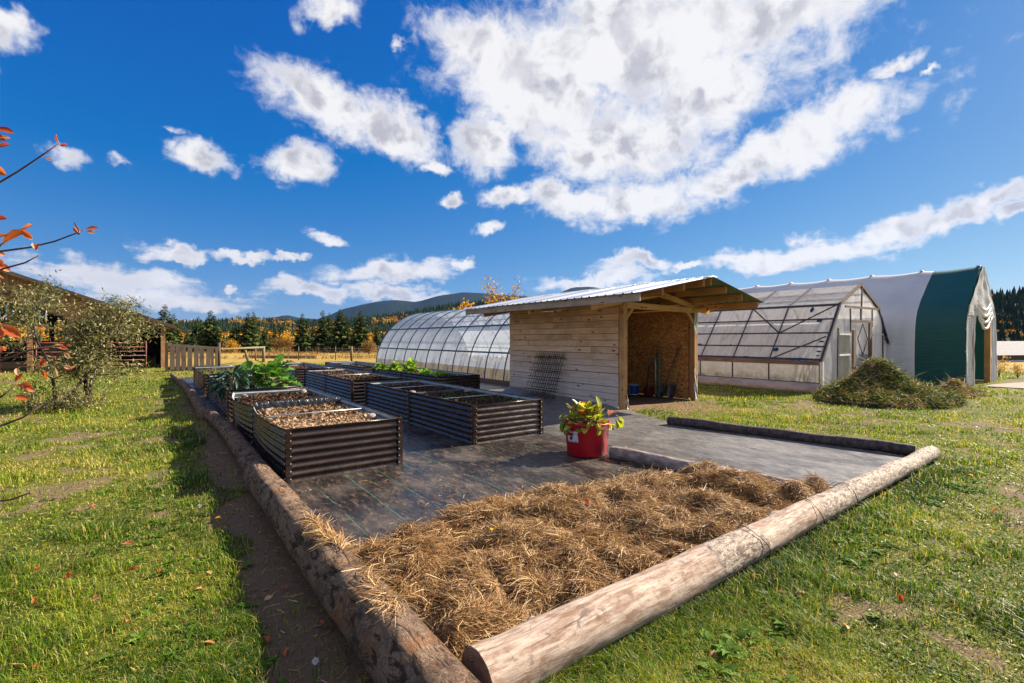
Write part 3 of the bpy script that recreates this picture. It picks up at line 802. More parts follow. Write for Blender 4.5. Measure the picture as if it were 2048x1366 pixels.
# ------------------------------------------------------------------ individual trees
def rand_unit(n): 
    q = rng.normal(size=(n, 3)); return q / np.linalg.norm(q, axis=1, keepdims=True)
def leaf_quads(C, Dr, Nr, L, W):
    """one kite shaped leaf per point: centre base C, direction Dr, normal-ish Nr"""
    Dr = Dr / np.linalg.norm(Dr, axis=1, keepdims=True)
    S = np.cross(Dr, Nr); S /= np.maximum(np.linalg.norm(S, axis=1, keepdims=True), 1e-6)
    L = np.asarray(L)[:, None]; W = np.asarray(W)[:, None]
    V = np.stack([C, C + Dr * L * .45 + S * W * .5, C + Dr * L, C + Dr * L * .45 - S * W * .5], 1).reshape(-1, 3)
    n = len(C); b = np.arange(n) * 4
    return V, np.stack([b, b + 1, b + 2, b + 3], -1)
def spruce_mesh(seed, lv=34, slim=1.0):
    r_ = np.random.default_rng(seed); C = []; Dv = []; N = []; L = []; W = []; T = []
    for i in range(lv):
        f = i / (lv - 1); z = .05 + .93 * f
        Rr = .205 * slim * (1 - f) ** .75 * r_.uniform(.78, 1.15) + .010
        nb = int(13 - 8 * f)
        for k in range(nb):
            a = r_.uniform(0, 6.283); rr = Rr * r_.uniform(.6, 1.2)
            dx, dy = math.cos(a), math.sin(a); dr = -.42 + .6 * f
            base = .42 + .33 * r_.uniform(-1, 1)
            for q in range(6):
                s = .2 + .75 * q / 5
                p = (dx * rr * s, dy * rr * s, z + dr * rr * s + .12 * rr * s * s)
                a2 = a + r_.uniform(-1.1, 1.1)
                C.append(p); Dv.append((math.cos(a2), math.sin(a2), -.5 + r_.uniform(-.35, .3))); N.append((r_.normal() * .5, r_.normal() * .5, 1))
                L.append(rr * r_.uniform(.4, .7) + .012); W.append(rr * r_.uniform(.2, .38) + .008); T.append(np.clip(base + r_.uniform(-.25, .25), 0, 1))
    V, F = leaf_quads(np.array(C), np.array(Dv), np.array(N), L, W)
    return fast_mesh('crown', V, F, m_needle, np.repeat(T, 4), link=False)
spr = [spruce_mesh(s, 34, sl) for s, sl in ((1, 1.0), (2, .85), (3, 1.15))]
tb = MB(); tb.tube([(0, 0, -.01), (0, 0, .5), (0, 0, .96)], [.022, .014, .003], 7); _o = tb.build('trunk', m_trunk, None, True)
spr_trunk = _o.data; bpy.data.objects.remove(_o)
SPR = [ # px, top py, distance, variant, label
 (330, 610, 50, 0, 'tall dark spruce at the left end of the tree line, behind the slatted fence'),
 (348, 628, 55, 1, 'narrower spruce close behind the left-end spruce of the tree line'),
 (374, 662, 70, 1, 'small pale spruce low between two taller ones above the slatted fence'),
 (397, 634, 58, 2, 'bushy spruce left beside the pointed sunlit spruce above the slatted fence'),
 (422, 621, 56, 0, 'pointed sunlit spruce standing over the right half of the slatted fence'),
 (388, 668, 52, 1, 'short young spruce just above the top rail of the slatted fence'),
 (472, 646, 58, 2, 'wide short spruce above the pole rail right of the slatted fence'),
 (497, 626, 57, 0, 'left half of the twin-topped spruce pair behind the pole rail'),
 (507, 623, 59, 1, 'right half of the twin-topped spruce pair behind the pole rail'),
 (529, 660, 60, 2, 'low spruce leaning against the right side of the twin pair'),
 (550, 653, 88, 1, 'slim distant spruce right of the pole rail, paler than its neighbours'),
 (565, 646, 92, 0, 'second slim distant spruce, above the reddish brush'),
 (605, 627, 58, 0, 'broad spruce right of the small yellow aspen'),
 (628, 651, 62, 2, 'shorter spruce filling the gap between two tall ones beyond the wire fence'),
 (646, 621, 60, 1, 'slender tall spruce touching its right neighbour beyond the wire fence'),
 (658, 626, 61, 1, 'slightly lower spruce behind the slender tall one beyond the wire fence'),
 (681, 618, 58, 2, 'tallest and fullest spruce, left of the thick wooden fence post'),
 (721, 622, 57, 0, 'dark full spruce standing alone right of the thick wooden fence post'),
 (754, 648, 75, 1, 'last spruce, partly behind the end of the arched greenhouse')]
for px, py, D, vi, lab in SPR:
    b = at(px, D); hgt = H + (678 - py) * D / 959 + .15
    th = thing('spruce_tree', lab, 'tree', b, 'spruce trees beyond the field', rng.uniform(0, 6.28))
    wf = rng.uniform(.92, 1.12)
    inst(spr[vi], 'crown', th, sc=(hgt * wf, hgt * wf, hgt)); inst(spr_trunk, 'trunk', th, sc=hgt)

def branchy(base, height, spread, nmain, seed, lean=(0, 0), rad=.03, sub=6, droop=.0):
    """returns trunk tube builder and twig points for leaves"""
    r_ = random.Random(seed); mb = MB(); tips = []
    def limb(p, d, L, r, lvl):
        pts = [p]; n = 5; dd = Vector(d).normalized()
        for i in range(n):
            dd = (dd + Vector((r_.uniform(-.22, .22), r_.uniform(-.22, .22), r_.uniform(-.12, .16) - droop * (lvl > 0)))).normalized()
            pts.append(pts[-1] + dd * (L / n))
        mb.tube(pts, [r * (1 - .75 * i / n) for i in range(n + 1)], 6 if lvl == 0 else 4, cap=False)
        if lvl >= 1: tips.extend((pts[i], (pts[i] - pts[i - 1]).normalized(), lvl) for i in range(1, n + 1))
        if lvl < 3:
            for k in range(sub if lvl < 2 else 3):
                q = r_.uniform(.25, 1.0); i = min(int(q * n), n - 1); pp = pts[i].lerp(pts[i + 1], q * n - i if q < 1 else 1)
                az = r_.uniform(0, 6.283); el = r_.uniform(-.1, .75)
                nd = Vector((math.cos(az) * math.cos(el), math.sin(az) * math.cos(el), math.sin(el))) * 1.0 + dd * .55
                limb(pp, nd, L * r_.uniform(.38, .62) * spread, r * .45, lvl + 1)
    for k in range(nmain):
        az = r_.uniform(0, 6.283); t_ = .15 + .3 * (nmain > 1)
        limb(Vector(base), Vector((math.cos(az) * t_ + lean[0], math.sin(az) * t_ + lean[1], 1)), height * r_.uniform(.6, .8), rad, 0)
    return mb, tips
def leafy(tips, n, L, W, r_jit, seed, tintf, droop=.3):
    r_ = np.random.default_rng(seed)
    idx = r_.integers(0, len(tips), n)
    P = np.array([tuple(t_[0]) for t_ in tips])[idx] + r_.normal(size=(n, 3)) * r_jit
    Dd = np.array([tuple(t_[1]) for t_ in tips])[idx] * .5 + r_.normal(size=(n, 3)) * .6 + np.array([0, 0, -droop])
    V, F = leaf_quads(P, Dd, r_.normal(size=(n, 3)), r_.uniform(.65, 1.3, n) * L, r_.uniform(.7, 1.3, n) * W)
    return V, F, np.repeat(tintf(r_, n, P), 4)
def shrub(name, label, cat, base, height, spread, nmain, seed, nleaf, L, W, mat, jit, tintf, lean=(0, 0), rad=.03, sub=6, group=None, droop=.3, bd=0.0):
    th = thing(name, label, cat, base, group)
    mb, tips = branchy(base, height, spread, nmain, seed, lean, rad, sub, bd)
    mb.build('trunk', m_trunk, th)
    V, F, T = leafy(tips, nleaf, L, W, jit, seed, tintf, droop)
    V[:, 2] = np.maximum(V[:, 2], .02)
    fast_mesh('crown', V, F, mat, T, th)
    return th
uni = lambda a, b: (lambda r_, n, P: r_.uniform(a, b, n))
gold = 'autumn shrubs beyond the field'
shrub('aspen_tree', 'half bare aspen with yellow leaves rising behind the shed roof', 'tree', at(992, 48), 7.6, .85, 3, 5, 1500, .2, .16, m_gold, .25, uni(.1, 1), (0, 0), .09, 6)
shrub('aspen_tree', 'round golden tree above the arched greenhouse, left of the shed roof', 'tree', at(915, 60), 5.6, .95, 3, 6, 3200, .34, .3, m_gold, .35, uni(.2, 1), (0, 0), .08, 6)
shrub('aspen_tree', 'small golden tree above the arched greenhouse, left of the round one', 'tree', at(880, 66), 4.7, .95, 3, 16, 2000, .34, .3, m_gold, .35, uni(.0, .8), (0, 0), .08, 6)
shrub('aspen_tree', 'small bright yellow aspen between the spruces, above the log in the field', 'tree', at(585, 66), 2.7, .9, 3, 7, 900, .22, .2, m_gold, .2, uni(.3, 1), (0, 0), .04, 6, gold)
for px, D, hh, sd, a, b, lab in ((550, 62, 1.7, 8, .0, .3, 'rusty brown brush under the slim distant spruces'), (577, 63, 1.5, 9, .0, .3, 'rusty brown brush below the small yellow aspen'), (465, 54, 1.3, 10, .2, .8, 'low orange shrub behind the pole rail'),
                             (320, 44, 1.7, 12, .1, .6, 'orange brown shrub left of the slatted fence'), (737, 50, 1.2, 13, .0, .4, 'dry reddish shrub at the far end of the arched greenhouse'), (665, 66, 1.1, 14, 0, .4, 'low brown brush under the slender spruces'), (700, 68, 1.2, 24, 0, .4, 'low brown brush behind the thick wooden fence post')):
    shrub('autumn_shrub', lab, 'shrub', at(px, D), hh, 1.0, 6, sd, 900, .16, .1, m_gold if a > .05 else m_dryshoot, .22, uni(a, b), (0, 0), .02, 5, gold)

# silver leaved shrubs on the lawn
ts = lambda r_, n, P: np.clip(r_.normal(.55, .25, n), 0, 1)
b1 = gp(172, 812)
shrub('silver_leaf_shrub', 'silver green shrub with a bare leaning trunk, nearer the log', 'shrub', b1, 2.75, .90, 2, 41, 5600, .10, .024, m_silver, .11, ts, (.40, -.12), .05, 8, 'silver leaved shrubs on the lawn', .45, .10)
b2 = gp(112, 822)
shrub('silver_leaf_shrub', 'taller silver green shrub in front of the barn opening', 'shrub', b2, 3.9, .66, 2, 47, 5400, .10, .024, m_silver, .11, ts, (.20, -.08), .04, 9, 'silver leaved shrubs on the lawn', .45, .06)
b3 = gp(120, 818)
V = []
mb = MB()
# low suckers round the two trunks
tips = []
r_ = random.Random(9)
for k in range(70):
    c = Vector((b2.x + r_.uniform(-.55, .75), b2.y + r_.uniform(-.4, .9), 0)); tip = c + Vector((r_.uniform(-.2, .2), r_.uniform(-.2, .2), r_.uniform(.2, .6)))
    mb.tube([c, c.lerp(tip, .5), tip], [.006, .004, .002], 4, cap=False)
    for q in range(6): tips.append((c.lerp(tip, .2 + .8 * q / 5), (tip - c).normalized(), 1))
th = thing('young_sucker_clump', 'low grey green suckers round the feet of the silver shrubs', 'shrub', b2)
mb.build('stem', m_trunk, th)['kind'] = 'stuff'
V, F, T = leafy(tips, 1800, .08, .022, .04, 3, ts, -.2)
o = fast_mesh('leaf', V, F, m_silver, T, th); o['kind'] = 'stuff'
# ------------------------------------------------------------------ logs
def log(label, p0, p1, r0, r1, mat, seed, group=None, bump=.05, sag=0.0, knots=()):
    p0, p1 = Vector(p0), Vector(p1); dv = p1 - p0; L = dv.length
    th = thing('log', label, 'log', p0, group)
    th.rotation_euler = (math.asin(dv.z / L), 0, math.atan2(-dv.x, dv.y))
    n = max(20, int(L / (.03 if L < 8 else .06))); seg = 40
    t_ = np.linspace(0, 1, n); an = np.linspace(0, 2 * np.pi, seg, endpoint=False)
    Tm, A = np.meshgrid(t_, an, indexing='ij')
    ca, sa = np.cos(A), np.sin(A); Yl = Tm * L
    q = fbm(Yl * 1.3 + 40 * 0, ca * 1.2 + sa * .7 + 5, seed, 3) - .5
    q2 = fbm(Yl * 7, A * 3.2, seed + 5, 4) - .5; w_ = smooth01((A - 5.7) / .58); q2 = q2 * (1 - w_) + (fbm(Yl * 7, (A - 6.2832) * 3.2, seed + 5, 4) - .5) * w_
    rr = (r0 + (r1 - r0) * Tm) * (1 + bump * 1.2 * q + bump * q2)
    for ky, ka, kh, kw in knots:
        rr += kh * np.exp(-((Yl - ky) / kw) ** 2 - ((np.angle(np.exp(1j * (A - ka)))) * r0 / kw) ** 2)
    cx = sag * np.sin(Tm * np.pi * 1.0) + .03 * (fbm(Yl * .5, Yl * 0 + seed, seed, 2) - .5); cz = .02 * (fbm(Yl * .6, Yl * 0 + seed + 9, seed, 2) - .5) + .006 * np.sin(Yl * 5.1 + seed)
    V = np.stack([cx + rr * ca, Yl, cz + rr * sa], -1)
    ii, jj = np.meshgrid(np.arange(n - 1), np.arange(seg), indexing='ij'); j2 = (jj + 1) % seg
    F = np.stack([ii * seg + jj, ii * seg + j2, (ii + 1) * seg + j2, (ii + 1) * seg + jj], -1).reshape(-1, 4)[:, ::-1]
    me = fast_mesh('trunk', V.reshape(-1, 3), F, mat, link=False, smooth=True, loc=(0, 0, 0)); inst(me, 'trunk', th)
    for e, yl in ((0, -.004), (n - 1, L + .004)):
        ring = V[e]; cen = ring.mean(0)
        vs = [(cen[0] + (p[0] - cen[0]) * k, yl if k < .99 else p[1], cen[2] + (p[2] - cen[2]) * k) for k in (1.0, .965) for p in ring] + [(cen[0], yl, cen[2])]
        fs = []
        for k in range(seg):
            k2 = (k + 1) % seg; fs.append((k, k2, seg + k2, seg + k)); fs.append((seg + k, seg + k2, 2 * seg))
        m2 = MB(); m2.add(vs, fs if e == 0 else [f[::-1] for f in fs]); o = m2.build('cut_end', m_endgrain, th, True)
    return th
g1 = 'bark covered edging logs along the left of the mat'
log('thick bark covered log running out of the bottom of the picture', (.91, 1.05, .15), (.86, 5.95, .13), .158, .135, m_bark, 1, g1, .07)
log('middle bark covered log beside the two nearest left beds', (.885, 5.97, .12), (.79, 11.75, .115), .122, .10, m_bark, 2, g1, .09, .05)
log('farthest bark covered log in the left row, ending near the slatted fence', (.72, 11.45, .10), (.42, 24.6, .10), .115, .085, m_bark, 3, g1, .10, .10)
log2 = log('pale peeled log with knots across the front, bark left in patches', (1.115, 1.775, .13), (8.28, 1.83, .10), .133, .088, m_peel, 4, None, .09, 0, ((.42, math.pi * .93, .028, .05), (1.35, math.pi * 1.05, .03, .05), (2.9, 2.4, .02, .05)))
# ring shaped branch scars on the peeled log
for ky, ka in ((.42, math.pi * .93), (1.35, math.pi * 1.05)):
    r = .158 - ky * .006; m2 = MB(); ca, sa = math.cos(ka), math.sin(ka)
    ctr = Vector((ca * (r - .002), ky, sa * (r - .002))); u_ = Vector((0, 1, 0)); v_ = Vector((-sa, 0, ca)); nn = Vector((ca, 0, sa))
    m2.tube([ctr + (u_ * math.cos(q) * 1.1 + v_ * math.sin(q)) * .026 for q in np.linspace(0, 6.283, 17)], .007, 6)
    m2.add([ctr + nn * .002 + (u_ * math.cos(q) * 1.1 + v_ * math.sin(q)) * .022 for q in np.linspace(0, 6.283, 12, endpoint=False)], [list(range(12))], 1)
    # rotated with the log because it is its child
    m2.build('branch_scar', [m_peel, m_endgrain], log2, True)
# wire wound round the peeled log
m2 = MB()
for ky in (3.35, 4.15, 2.35):
    m2 = MB(); r = .148 - ky * .0064
    m2.tube([Vector((math.cos(q) * r, ky + .05 * math.sin(q * 2 + ky), math.sin(q) * r)) for q in np.linspace(-1.2, 4.6, 30)], .0035, 5)
    m2.build('wire_tie', m_wire, log2, True)
log('dark wet log edging the mat in front of the shed grass', (7.72, 5.52, .085), (8.36, 2.02, .085), .085, .082, m_darkbark, 5, None, .10)
log('short grey log lying beside the red tub, half under straw', (4.93, 4.42, .085), (5.42, 2.05, .06), .088, .075, simple('grey_flaking_bark', (.16, .12, .11), (.34, .27, .24), 16, .9, (1, .5, 1), .8, .015), 6, None, .08)
log('weathered log lying in the golden field before the spruces', at(488, 40.5, .13), at(633, 39.5, .13), .15, .13, simple('weathered_field_log', (.30, .23, .18), (.16, .10, .08), 12, .9, (1, .4, 1)), 7, None, .08)

# ------------------------------------------------------------------ raised beds
BW, BL, BH = 1.34, 4.75, .60
PITCH = BH / 7
AMP = .0125
def corr(L, bulge=0.0, nl=4, sag=0.0):
    """corrugated sheet along +Y, facing -X, base at z 0; outside brown, inside pale"""
    mb = MB(); nz = 56
    def f(off):
        def g_(a, b):
            z = b * BH; y = a * L
            x = -AMP * math.cos(2 * math.pi * z / PITCH) - bulge * math.sin(math.pi * a) * (.35 + .65 * b) + off
            return (x, y, z * (1 - sag * math.sin(math.pi * a)))
        return g_
    mb.grid(f(0), nl, nz, 0); mb.grid(f(.004), nl, nz, 1)
    o = mb.build('side_panel', [m_brown, m_inner], None, True); me = o.data; bpy.data.objects.remove(o)
    return me
P_HALF = corr(BL / 2); P_END = corr(BW, 0, 2); P_B1 = corr(BL / 2, .07, 12, .02); P_B2 = corr(BL / 2, .12, 12, .035)
def post_mesh(corner):
    mb = MB(); wd = .062
    if corner:
        mb.box((wd / 2 - .018, -.016, BH / 2 + .004), (wd, .006, BH + .008)); mb.box((-.016, wd / 2 - .018 + .0005, BH / 2 + .004), (.006, wd - .001, BH + .008))
    else: mb.box((-.016, 0, BH / 2 + .003), (.006, wd, BH + .006))
    o = mb.build('corner_post', m_brown, None, True); me = o.data; bpy.data.objects.remove(o)
    mb = MB()
    for k in range(7):
        z = PITCH * (k + .5)
        for q in ((0, 1) if corner else (0, 2)):
            c = Vector((wd - .032, -.021, z)) if q == 0 and corner else Vector((-.021, wd - .032 if corner else (-.022 if q == 0 else .022), z))
            s = .0085
            mb.box(c, (s * 1.6, s * 1.6, s * 1.6), None, 0, .003)
    o = mb.build('bolt_row', m_bolt, None, True); me2 = o.data; bpy.data.objects.remove(o)
    return me, me2
PC, BC = post_mesh(True); PM, BM = post_mesh(False)
def lumpy(x0, x1, y0, y1, z, amp, seed, nx=26, ny=44):
    mb = MB()
    gx = np.linspace(x0, x1, nx + 1); gy = np.linspace(y0, y1, ny + 1); GX, GY = np.meshgrid(gx, gy, indexing='ij')
    Z = z + amp * (fbm(GX * 3, GY * 3, seed) - .5) * 2 + amp * .6 * (fbm(GX * 14, GY * 14, seed + 3, 3) - .5)
    e = np.minimum.reduce([GX - x0, x1 - GX, GY - y0, y1 - GY]); Z -= .03 * (1 - smooth01(e / .12))
    mb.grid(lambda a, b: (x0 + a * (x1 - x0), y0 + b * (y1 - y0), Z[round(a * nx), round(b * ny)]), nx, ny)
    def zf(x, y):
        i = np.clip(np.round((x - x0) / (x1 - x0) * nx).astype(int), 0, nx); j = np.clip(np.round((y - y0) / (y1 - y0) * ny).astype(int), 0, ny)
        return Z[i, j]
    return mb, zf
def chips(parent, name, x0, x1, y0, y1, zf, n, L, W, mat, tf, seed, lift=.01, tilt=.45):
    r_ = np.random.default_rng(seed)
    x = r_.uniform(x0, x1, n); y = r_.uniform(y0, y1, n)
    C = np.stack([x, y, zf(x, y) + r_.uniform(0, lift, n)], -1)
    a = r_.uniform(0, 6.28, n); Dd = np.stack([np.cos(a), np.sin(a), r_.normal(0, tilt, n)], -1)
    N = np.stack([r_.normal(0, .5, n), r_.normal(0, .5, n), np.ones(n)], -1)
    V, F = leaf_quads(C, Dd, N, r_.uniform(.5, 1.4, n) * L, r_.uniform(.5, 1.4, n) * W)
    o = fast_mesh(name, V, F, mat, np.repeat(tf(r_, n), 4), parent); o['kind'] = 'stuff'
    return o
def bed(x0, y0, label, soilz=.50, bulge=False, rods=(.25, .75), divider=None, seed=0, length=BL):
    th = thing('raised_bed', label, 'raised bed', (x0, y0, .01), 'corrugated raised beds on the weed mat')
    k = length / BL
    for j in (0, 1):
        me = (P_B1 if j == 0 else P_B2) if bulge else P_HALF
        inst(me, 'side_panel', th, (0, j * length / 2, 0), sc=(1, k, 1))
        inst(P_HALF, 'side_panel', th, (BW, (j + 1) * length / 2, 0), (0, 0, math.pi), (1, k, 1))
    inst(P_END, 'end_panel', th, (BW, 0, 0), (0, 0, math.pi / 2)); inst(P_END, 'end_panel', th, (0, length, 0), (0, 0, -math.pi / 2))
    for (px_, py_, rz) in ((0, 0, 0), (BW, 0, math.pi / 2), (BW, length, math.pi), (0, length, -math.pi / 2)):
        p = inst(PC, 'corner_post', th, (px_, py_, 0), (0, 0, rz)); tag(inst(BC, 'bolt_row', p), kind='stuff')
    for (px_, rz) in ((0, 0), (BW, math.pi)):
        if bulge and px_ == 0:
            continue
        p = inst(PM, 'middle_post', th, (px_, length / 2, 0), (0, 0, rz)); tag(inst(BM, 'bolt_row', p), kind='stuff')
    if bulge:
        p = inst(PM, 'middle_post', th, (-.004, length / 2, 0)); tag(inst(BM, 'bolt_row', p), kind='stuff')
    mb = MB(); z = BH + .012
    for a, b in (((0, 0), (BW, 0)), ((BW, 0), (BW, length)), ((BW, length), (0, length)), ((0, length), (0, 0))):
        if bulge and a == (0, length): continue
        mb.tube([(x0 + a[0], y0 + a[1], z - .002), (x0 + b[0], y0 + b[1], z - .002)], .0075, 6)
    mb.build('rim', m_brown, th)
    mb = MB()
    for f in rods: mb.tube([(x0 + .01, y0 + f * length, BH - .02), (x0 + BW - .01, y0 + f * length, BH - .02)], .008, 6)
    if rods: mb.build('tie_rod', m_rod, th)
    m2, zf = lumpy(x0 + .018, x0 + BW - .018, y0 + .018, y0 + length - .018, soilz, .03, seed + 20)
    m2.build('soil', m_soil, th)
    if divider is not None:
        yd = y0 + divider * length
        m2 = MB()
        def dv(a, b):
            cr = .012 * (vnoise(np.array([a * 42.]), np.array([b * 3. + seed]), 5)[0] - .5) * 2
            an = b * math.pi
            return (x0 + .02 + a * (BW - .04), yd - .035 * math.cos(an) + cr * math.sin(an), .42 + .225 * math.sin(an) ** .35 + cr * .6)
        m2.grid(dv, 110, 14); m2.build('divider_board', m_blackplastic, th)
    return th, zf
u01 = lambda a, b: (lambda r_, n: r_.uniform(a, b, n))
X1, X2, X3 = 1.14, 3.84, 5.95
thA, zf = bed(X1, 5.78, 'nearest left bed filled with wood chips, black wrapped divider across its middle', .515, True, (.28,), .53, 1)
chips(thA, 'wood_chip', X1 + .04, X1 + BW - .04, 5.83, 6.95, zf, 5200, .05, .020, m_chip, lambda r_, n: np.clip(r_.normal(.68, .22, n), 0, 1), 1, .025)
chips(thA, 'wood_chip', X1 + .04, X1 + BW - .04, 6.8, 8.25, zf, 4200, .055, .024, m_chip, lambda r_, n: np.clip(r_.normal(.38, .25, n), 0, 1), 2, .025)
chips(thA, 'soil_crumb', X1 + .04, X1 + BW - .04, 8.36, 10.45, zf, 4200, .06, .035, m_soilbit, lambda r_, n: np.clip(r_.beta(1.3, 2, n), 0, 1), 3, .03)
th2, zf2 = bed(X1 - .06, 10.95, 'left bed with dark kale and leafy collards growing over its edge', .47, False, (), None, 2)
chips(th2, 'soil_crumb', X1, X1 + BW - .1, 11.0, 15.6, zf2, 2500, .06, .035, m_soilbit, u01(0, .7), 4)
th3, zf3 = bed(X1 - .14, 16.1, 'farthest bed of the left row, beside the end of the log', .52, False, (), None, 3)
chips(th3, 'soil_crumb', X1 - .1, X1 + BW - .2, 16.2, 20.7, zf3, 2000, .08, .04, m_soilbit, u01(.2, 1), 5)
thB, zfB = bed(X2, 6.2, 'nearest middle bed with thin green seedlings in dark soil', .52, False, (.26, .74), .50, 4)
bpy.data.objects.remove([c for c in thB.children if c.name.startswith('divider')][0])
chips(thB, 'soil_crumb', X2 + .03, X2 + BW - .03, 6.25, 10.9, zfB, 5200, .055, .035, m_soilbit, u01(0, .65), 6, .03)
mb = MB(); mb.bar((X2 + .02, 6.2 + BL * .5, .53), (X2 + BW - .02, 6.2 + BL * .5, .53), .04, .11, bev=.004); mb.build('divider_board', m_greyboard, thB)
thC, zfC = bed(X2 - .08, 11.7, 'second middle bed of bare soil, directly behind the seedling bed', .53, False, (.5,), None, 5)
chips(thC, 'soil_crumb', X2 - .04, X2 + BW - .12, 11.8, 16.3, zfC, 3600, .07, .04, m_soilbit, u01(.1, .95), 7, .03)
thD, zfD = bed(X2 - .16, 17.3, 'farthest middle bed, low dark box behind the collards', .48, False, (), None, 6)
chips(thD, 'soil_crumb', X2 - .1, X2 + BW - .2, 17.4, 21.8, zfD, 1500, .08, .04, m_soilbit, u01(.1, .8), 8)
thE, zfE = bed(X3, 11.5, 'right bed in front of the arched greenhouse, planted with lettuce', .52, False, (), None, 7)
chips(thE, 'soil_crumb', X3 + .03, X3 + BW - .03, 11.6, 16.2, zfE, 2500, .06, .035, m_soilbit, u01(0, .6), 9)
thF, zfF = bed(X3 - .1, 17.0, 'farthest right bed, empty, behind the lettuce bed', .47, False, (), None, 8)
chips(thF, 'soil_crumb', X3 - .06, X3 + BW - .14, 17.1, 21.6, zfF, 1500, .08, .04, m_soilbit, u01(.1, .8), 10)

def rock(label, c, r, seed):
    mb = MB(); rr = random.Random(seed); ph = [rr.uniform(0, 6) for _ in range(6)]
    def f(a, b):
        th_ = a * 2 * math.pi; p = b * math.pi
        q = r * (1 + .12 * math.sin(2 * th_ + ph[0]) * math.sin(p) + .1 * math.sin(3 * p + ph[1]) * math.cos(th_ + ph[2]))
        return (c[0] + q * math.sin(p) * math.cos(th_) * 1.2, c[1] + q * math.sin(p) * math.sin(th_), c[2] + q * .8 * math.cos(p))
    mb.grid(f, 14, 9)
    tag(mb.build('stone', m_stone, None, loc=c), label, 'stone', 'stones lying on the bed soil')
rock('pinkish stone on the wood chips at the right edge of the nearest bed', (X1 + 1.20, 6.45, .56), .052, 1)
rock('pale stone on the chips at the left edge of the nearest bed', (X1 + .16, 7.95, .545), .045, 2)
rock('round grey stone on the seedling bed by its right edge', (X2 + 1.18, 8.35, .565), .065, 3)
rock('pink stone on the seedling bed by its left middle post', (X2 + .18, 8.80, .56), .055, 4)
rock('dark grey stone at the back right of the chip filled bed', (X1 + 1.18, 10.3, .55), .075, 5)
rock('pale stone at the back left corner of the chip filled bed', (X1 + .15, 10.3, .54), .05, 6)

# ------------------------------------------------------------------ leafy plants
def leaf_mesh(name, mat, prof, L, W, curl, ruffle=0.0, cup=.15, stem=.0, seed=0, nu=8, nv=5, rib=True):
    """leaf growing along +Y from the origin, bending down by curl (radians over its length)"""
    mb = MB(); rr = random.Random(seed); ph = rr.uniform(0, 6)
    def f(a, b):
        s = a; an = -curl * s
        if abs(curl) > 1e-3: y = L * math.sin(curl * s) / curl; z = -L * (1 - math.cos(curl * s)) / curl
        else: y = L * s; z = 0
        t_ = (s - stem) / (1 - stem)
        wd = W * .5 * (np.interp(t_, [p[0] for p in prof], [p[1] for p in prof]) if t_ > 0 else .05)
        q = (b - .5) * 2
        up = cup * wd * q * q + ruffle * wd * abs(q) ** 2 * math.sin(s * 26 + ph + q * 2.1)
        return (wd * q, y - up * math.sin(an), z + up * math.cos(an))
    mb.grid(f, nu, nv)
    if rib:
        mb.tube([Vector(f(i / 6, .5)) + Vector((0, 0, -.001)) for i in range(7)], [W * .035 * (1 - .8 * i / 6) + .0008 for i in range(7)], 5, 1, cap=False)
    o = mb.build(name, [mat, m_stem], None, True); me = o.data; bpy.data.objects.remove(o)
    return me
OVAL = [(0, .1), (.15, .55), (.4, .95), (.6, 1), (.85, .65), (1, .05)]
LONG = [(0, .15), (.15, .7), (.4, 1), (.7, .95), (.9, .6), (1, .12)]
WIDE = [(0, .25), (.15, .8), (.4, 1.05), (.65, 1), (.88, .7), (1, .2)]
def plant(label, cat, name, base, n, meshes, spread, tilt0, tilt1, hgt=.0, seed=0, group=None, sc=(.7, 1.15), stem=None, squash=1.0):
    th = thing(name, label, cat, base, group); rr = random.Random(seed)
    for i in range(n):
        f = (i + .5) / n
        az = i * 2.39996 + rr.uniform(-.35, .35); el = R(tilt0 + (tilt1 - tilt0) * f + rr.uniform(-9, 9))
        rad_ = spread * math.sqrt(f) * rr.uniform(.3, 1)
        loc = (math.cos(az) * rad_, math.sin(az) * rad_ * squash, hgt * (1 - f) * rr.uniform(.5, 1.1))
        e = Euler((el, rr.uniform(-.25, .25), az - math.pi / 2), 'XYZ')
        m = meshes[i % len(meshes)] if callable(getattr(meshes, '__getitem__', None)) else meshes
        inst(m, 'leaf', th, loc, e, rr.uniform(*sc))
    if stem: 
        mb = MB(); b = Vector(base); mb.tube([b + Vector((0, 0, -.06)), b + Vector((0, 0, hgt * .5)), b + Vector((0, 0, hgt))], [.03, .024, .014], 7); mb.build('stem', stem, th)
    return th
kal = [leaf_mesh('leaf', m_kale, LONG, .50, .082, c, .28, .5, .12, s, 14, 5) for c, s in ((1.9, 1), (2.4, 2), (1.4, 3))]
plant('dark blue green kale with long drooping crinkled leaves in the left bed', 'kale', 'kale_plant', (1.27, 11.95, .52), 92, kal, .20, 86, 12, .32, 1, None, (.6, .95), m_stem)
plant('second smaller dark kale hanging over the left wall of its bed', 'kale', 'kale_plant', (1.12, 12.5, .50), 18, kal, .10, 75, -10, .16, 2, None, (.65, .95), m_stem)
col_ = [leaf_mesh('leaf', m_chard, WIDE, .33, .24, c, .22, .25, .2, s, 10, 7) for c, s in ((.9, 4), (1.3, 5), (.5, 6))]
plant('broad leaved green collards filling the left bed beside the dark kale', 'collards', 'collard_plant', (2.10, 12.25, .52), 95, col_, .42, 80, 0, .42, 3, None, (.7, 1.15), m_stem, 1.3)
plant('second clump of green collards behind the first, lower', 'collards', 'collard_plant', (1.75, 13.2, .52), 60, col_, .36, 75, 5, .32, 4, None, (.7, 1.05), m_stem, 1.3)
let = [leaf_mesh('leaf', m_lettuce, WIDE, .22, .19, c, .16, .4, .05, s, 8, 6) for c, s in ((-.3, 7), (.4, 8), (.9, 9))]
gl = 'lettuce plants in the right bed'
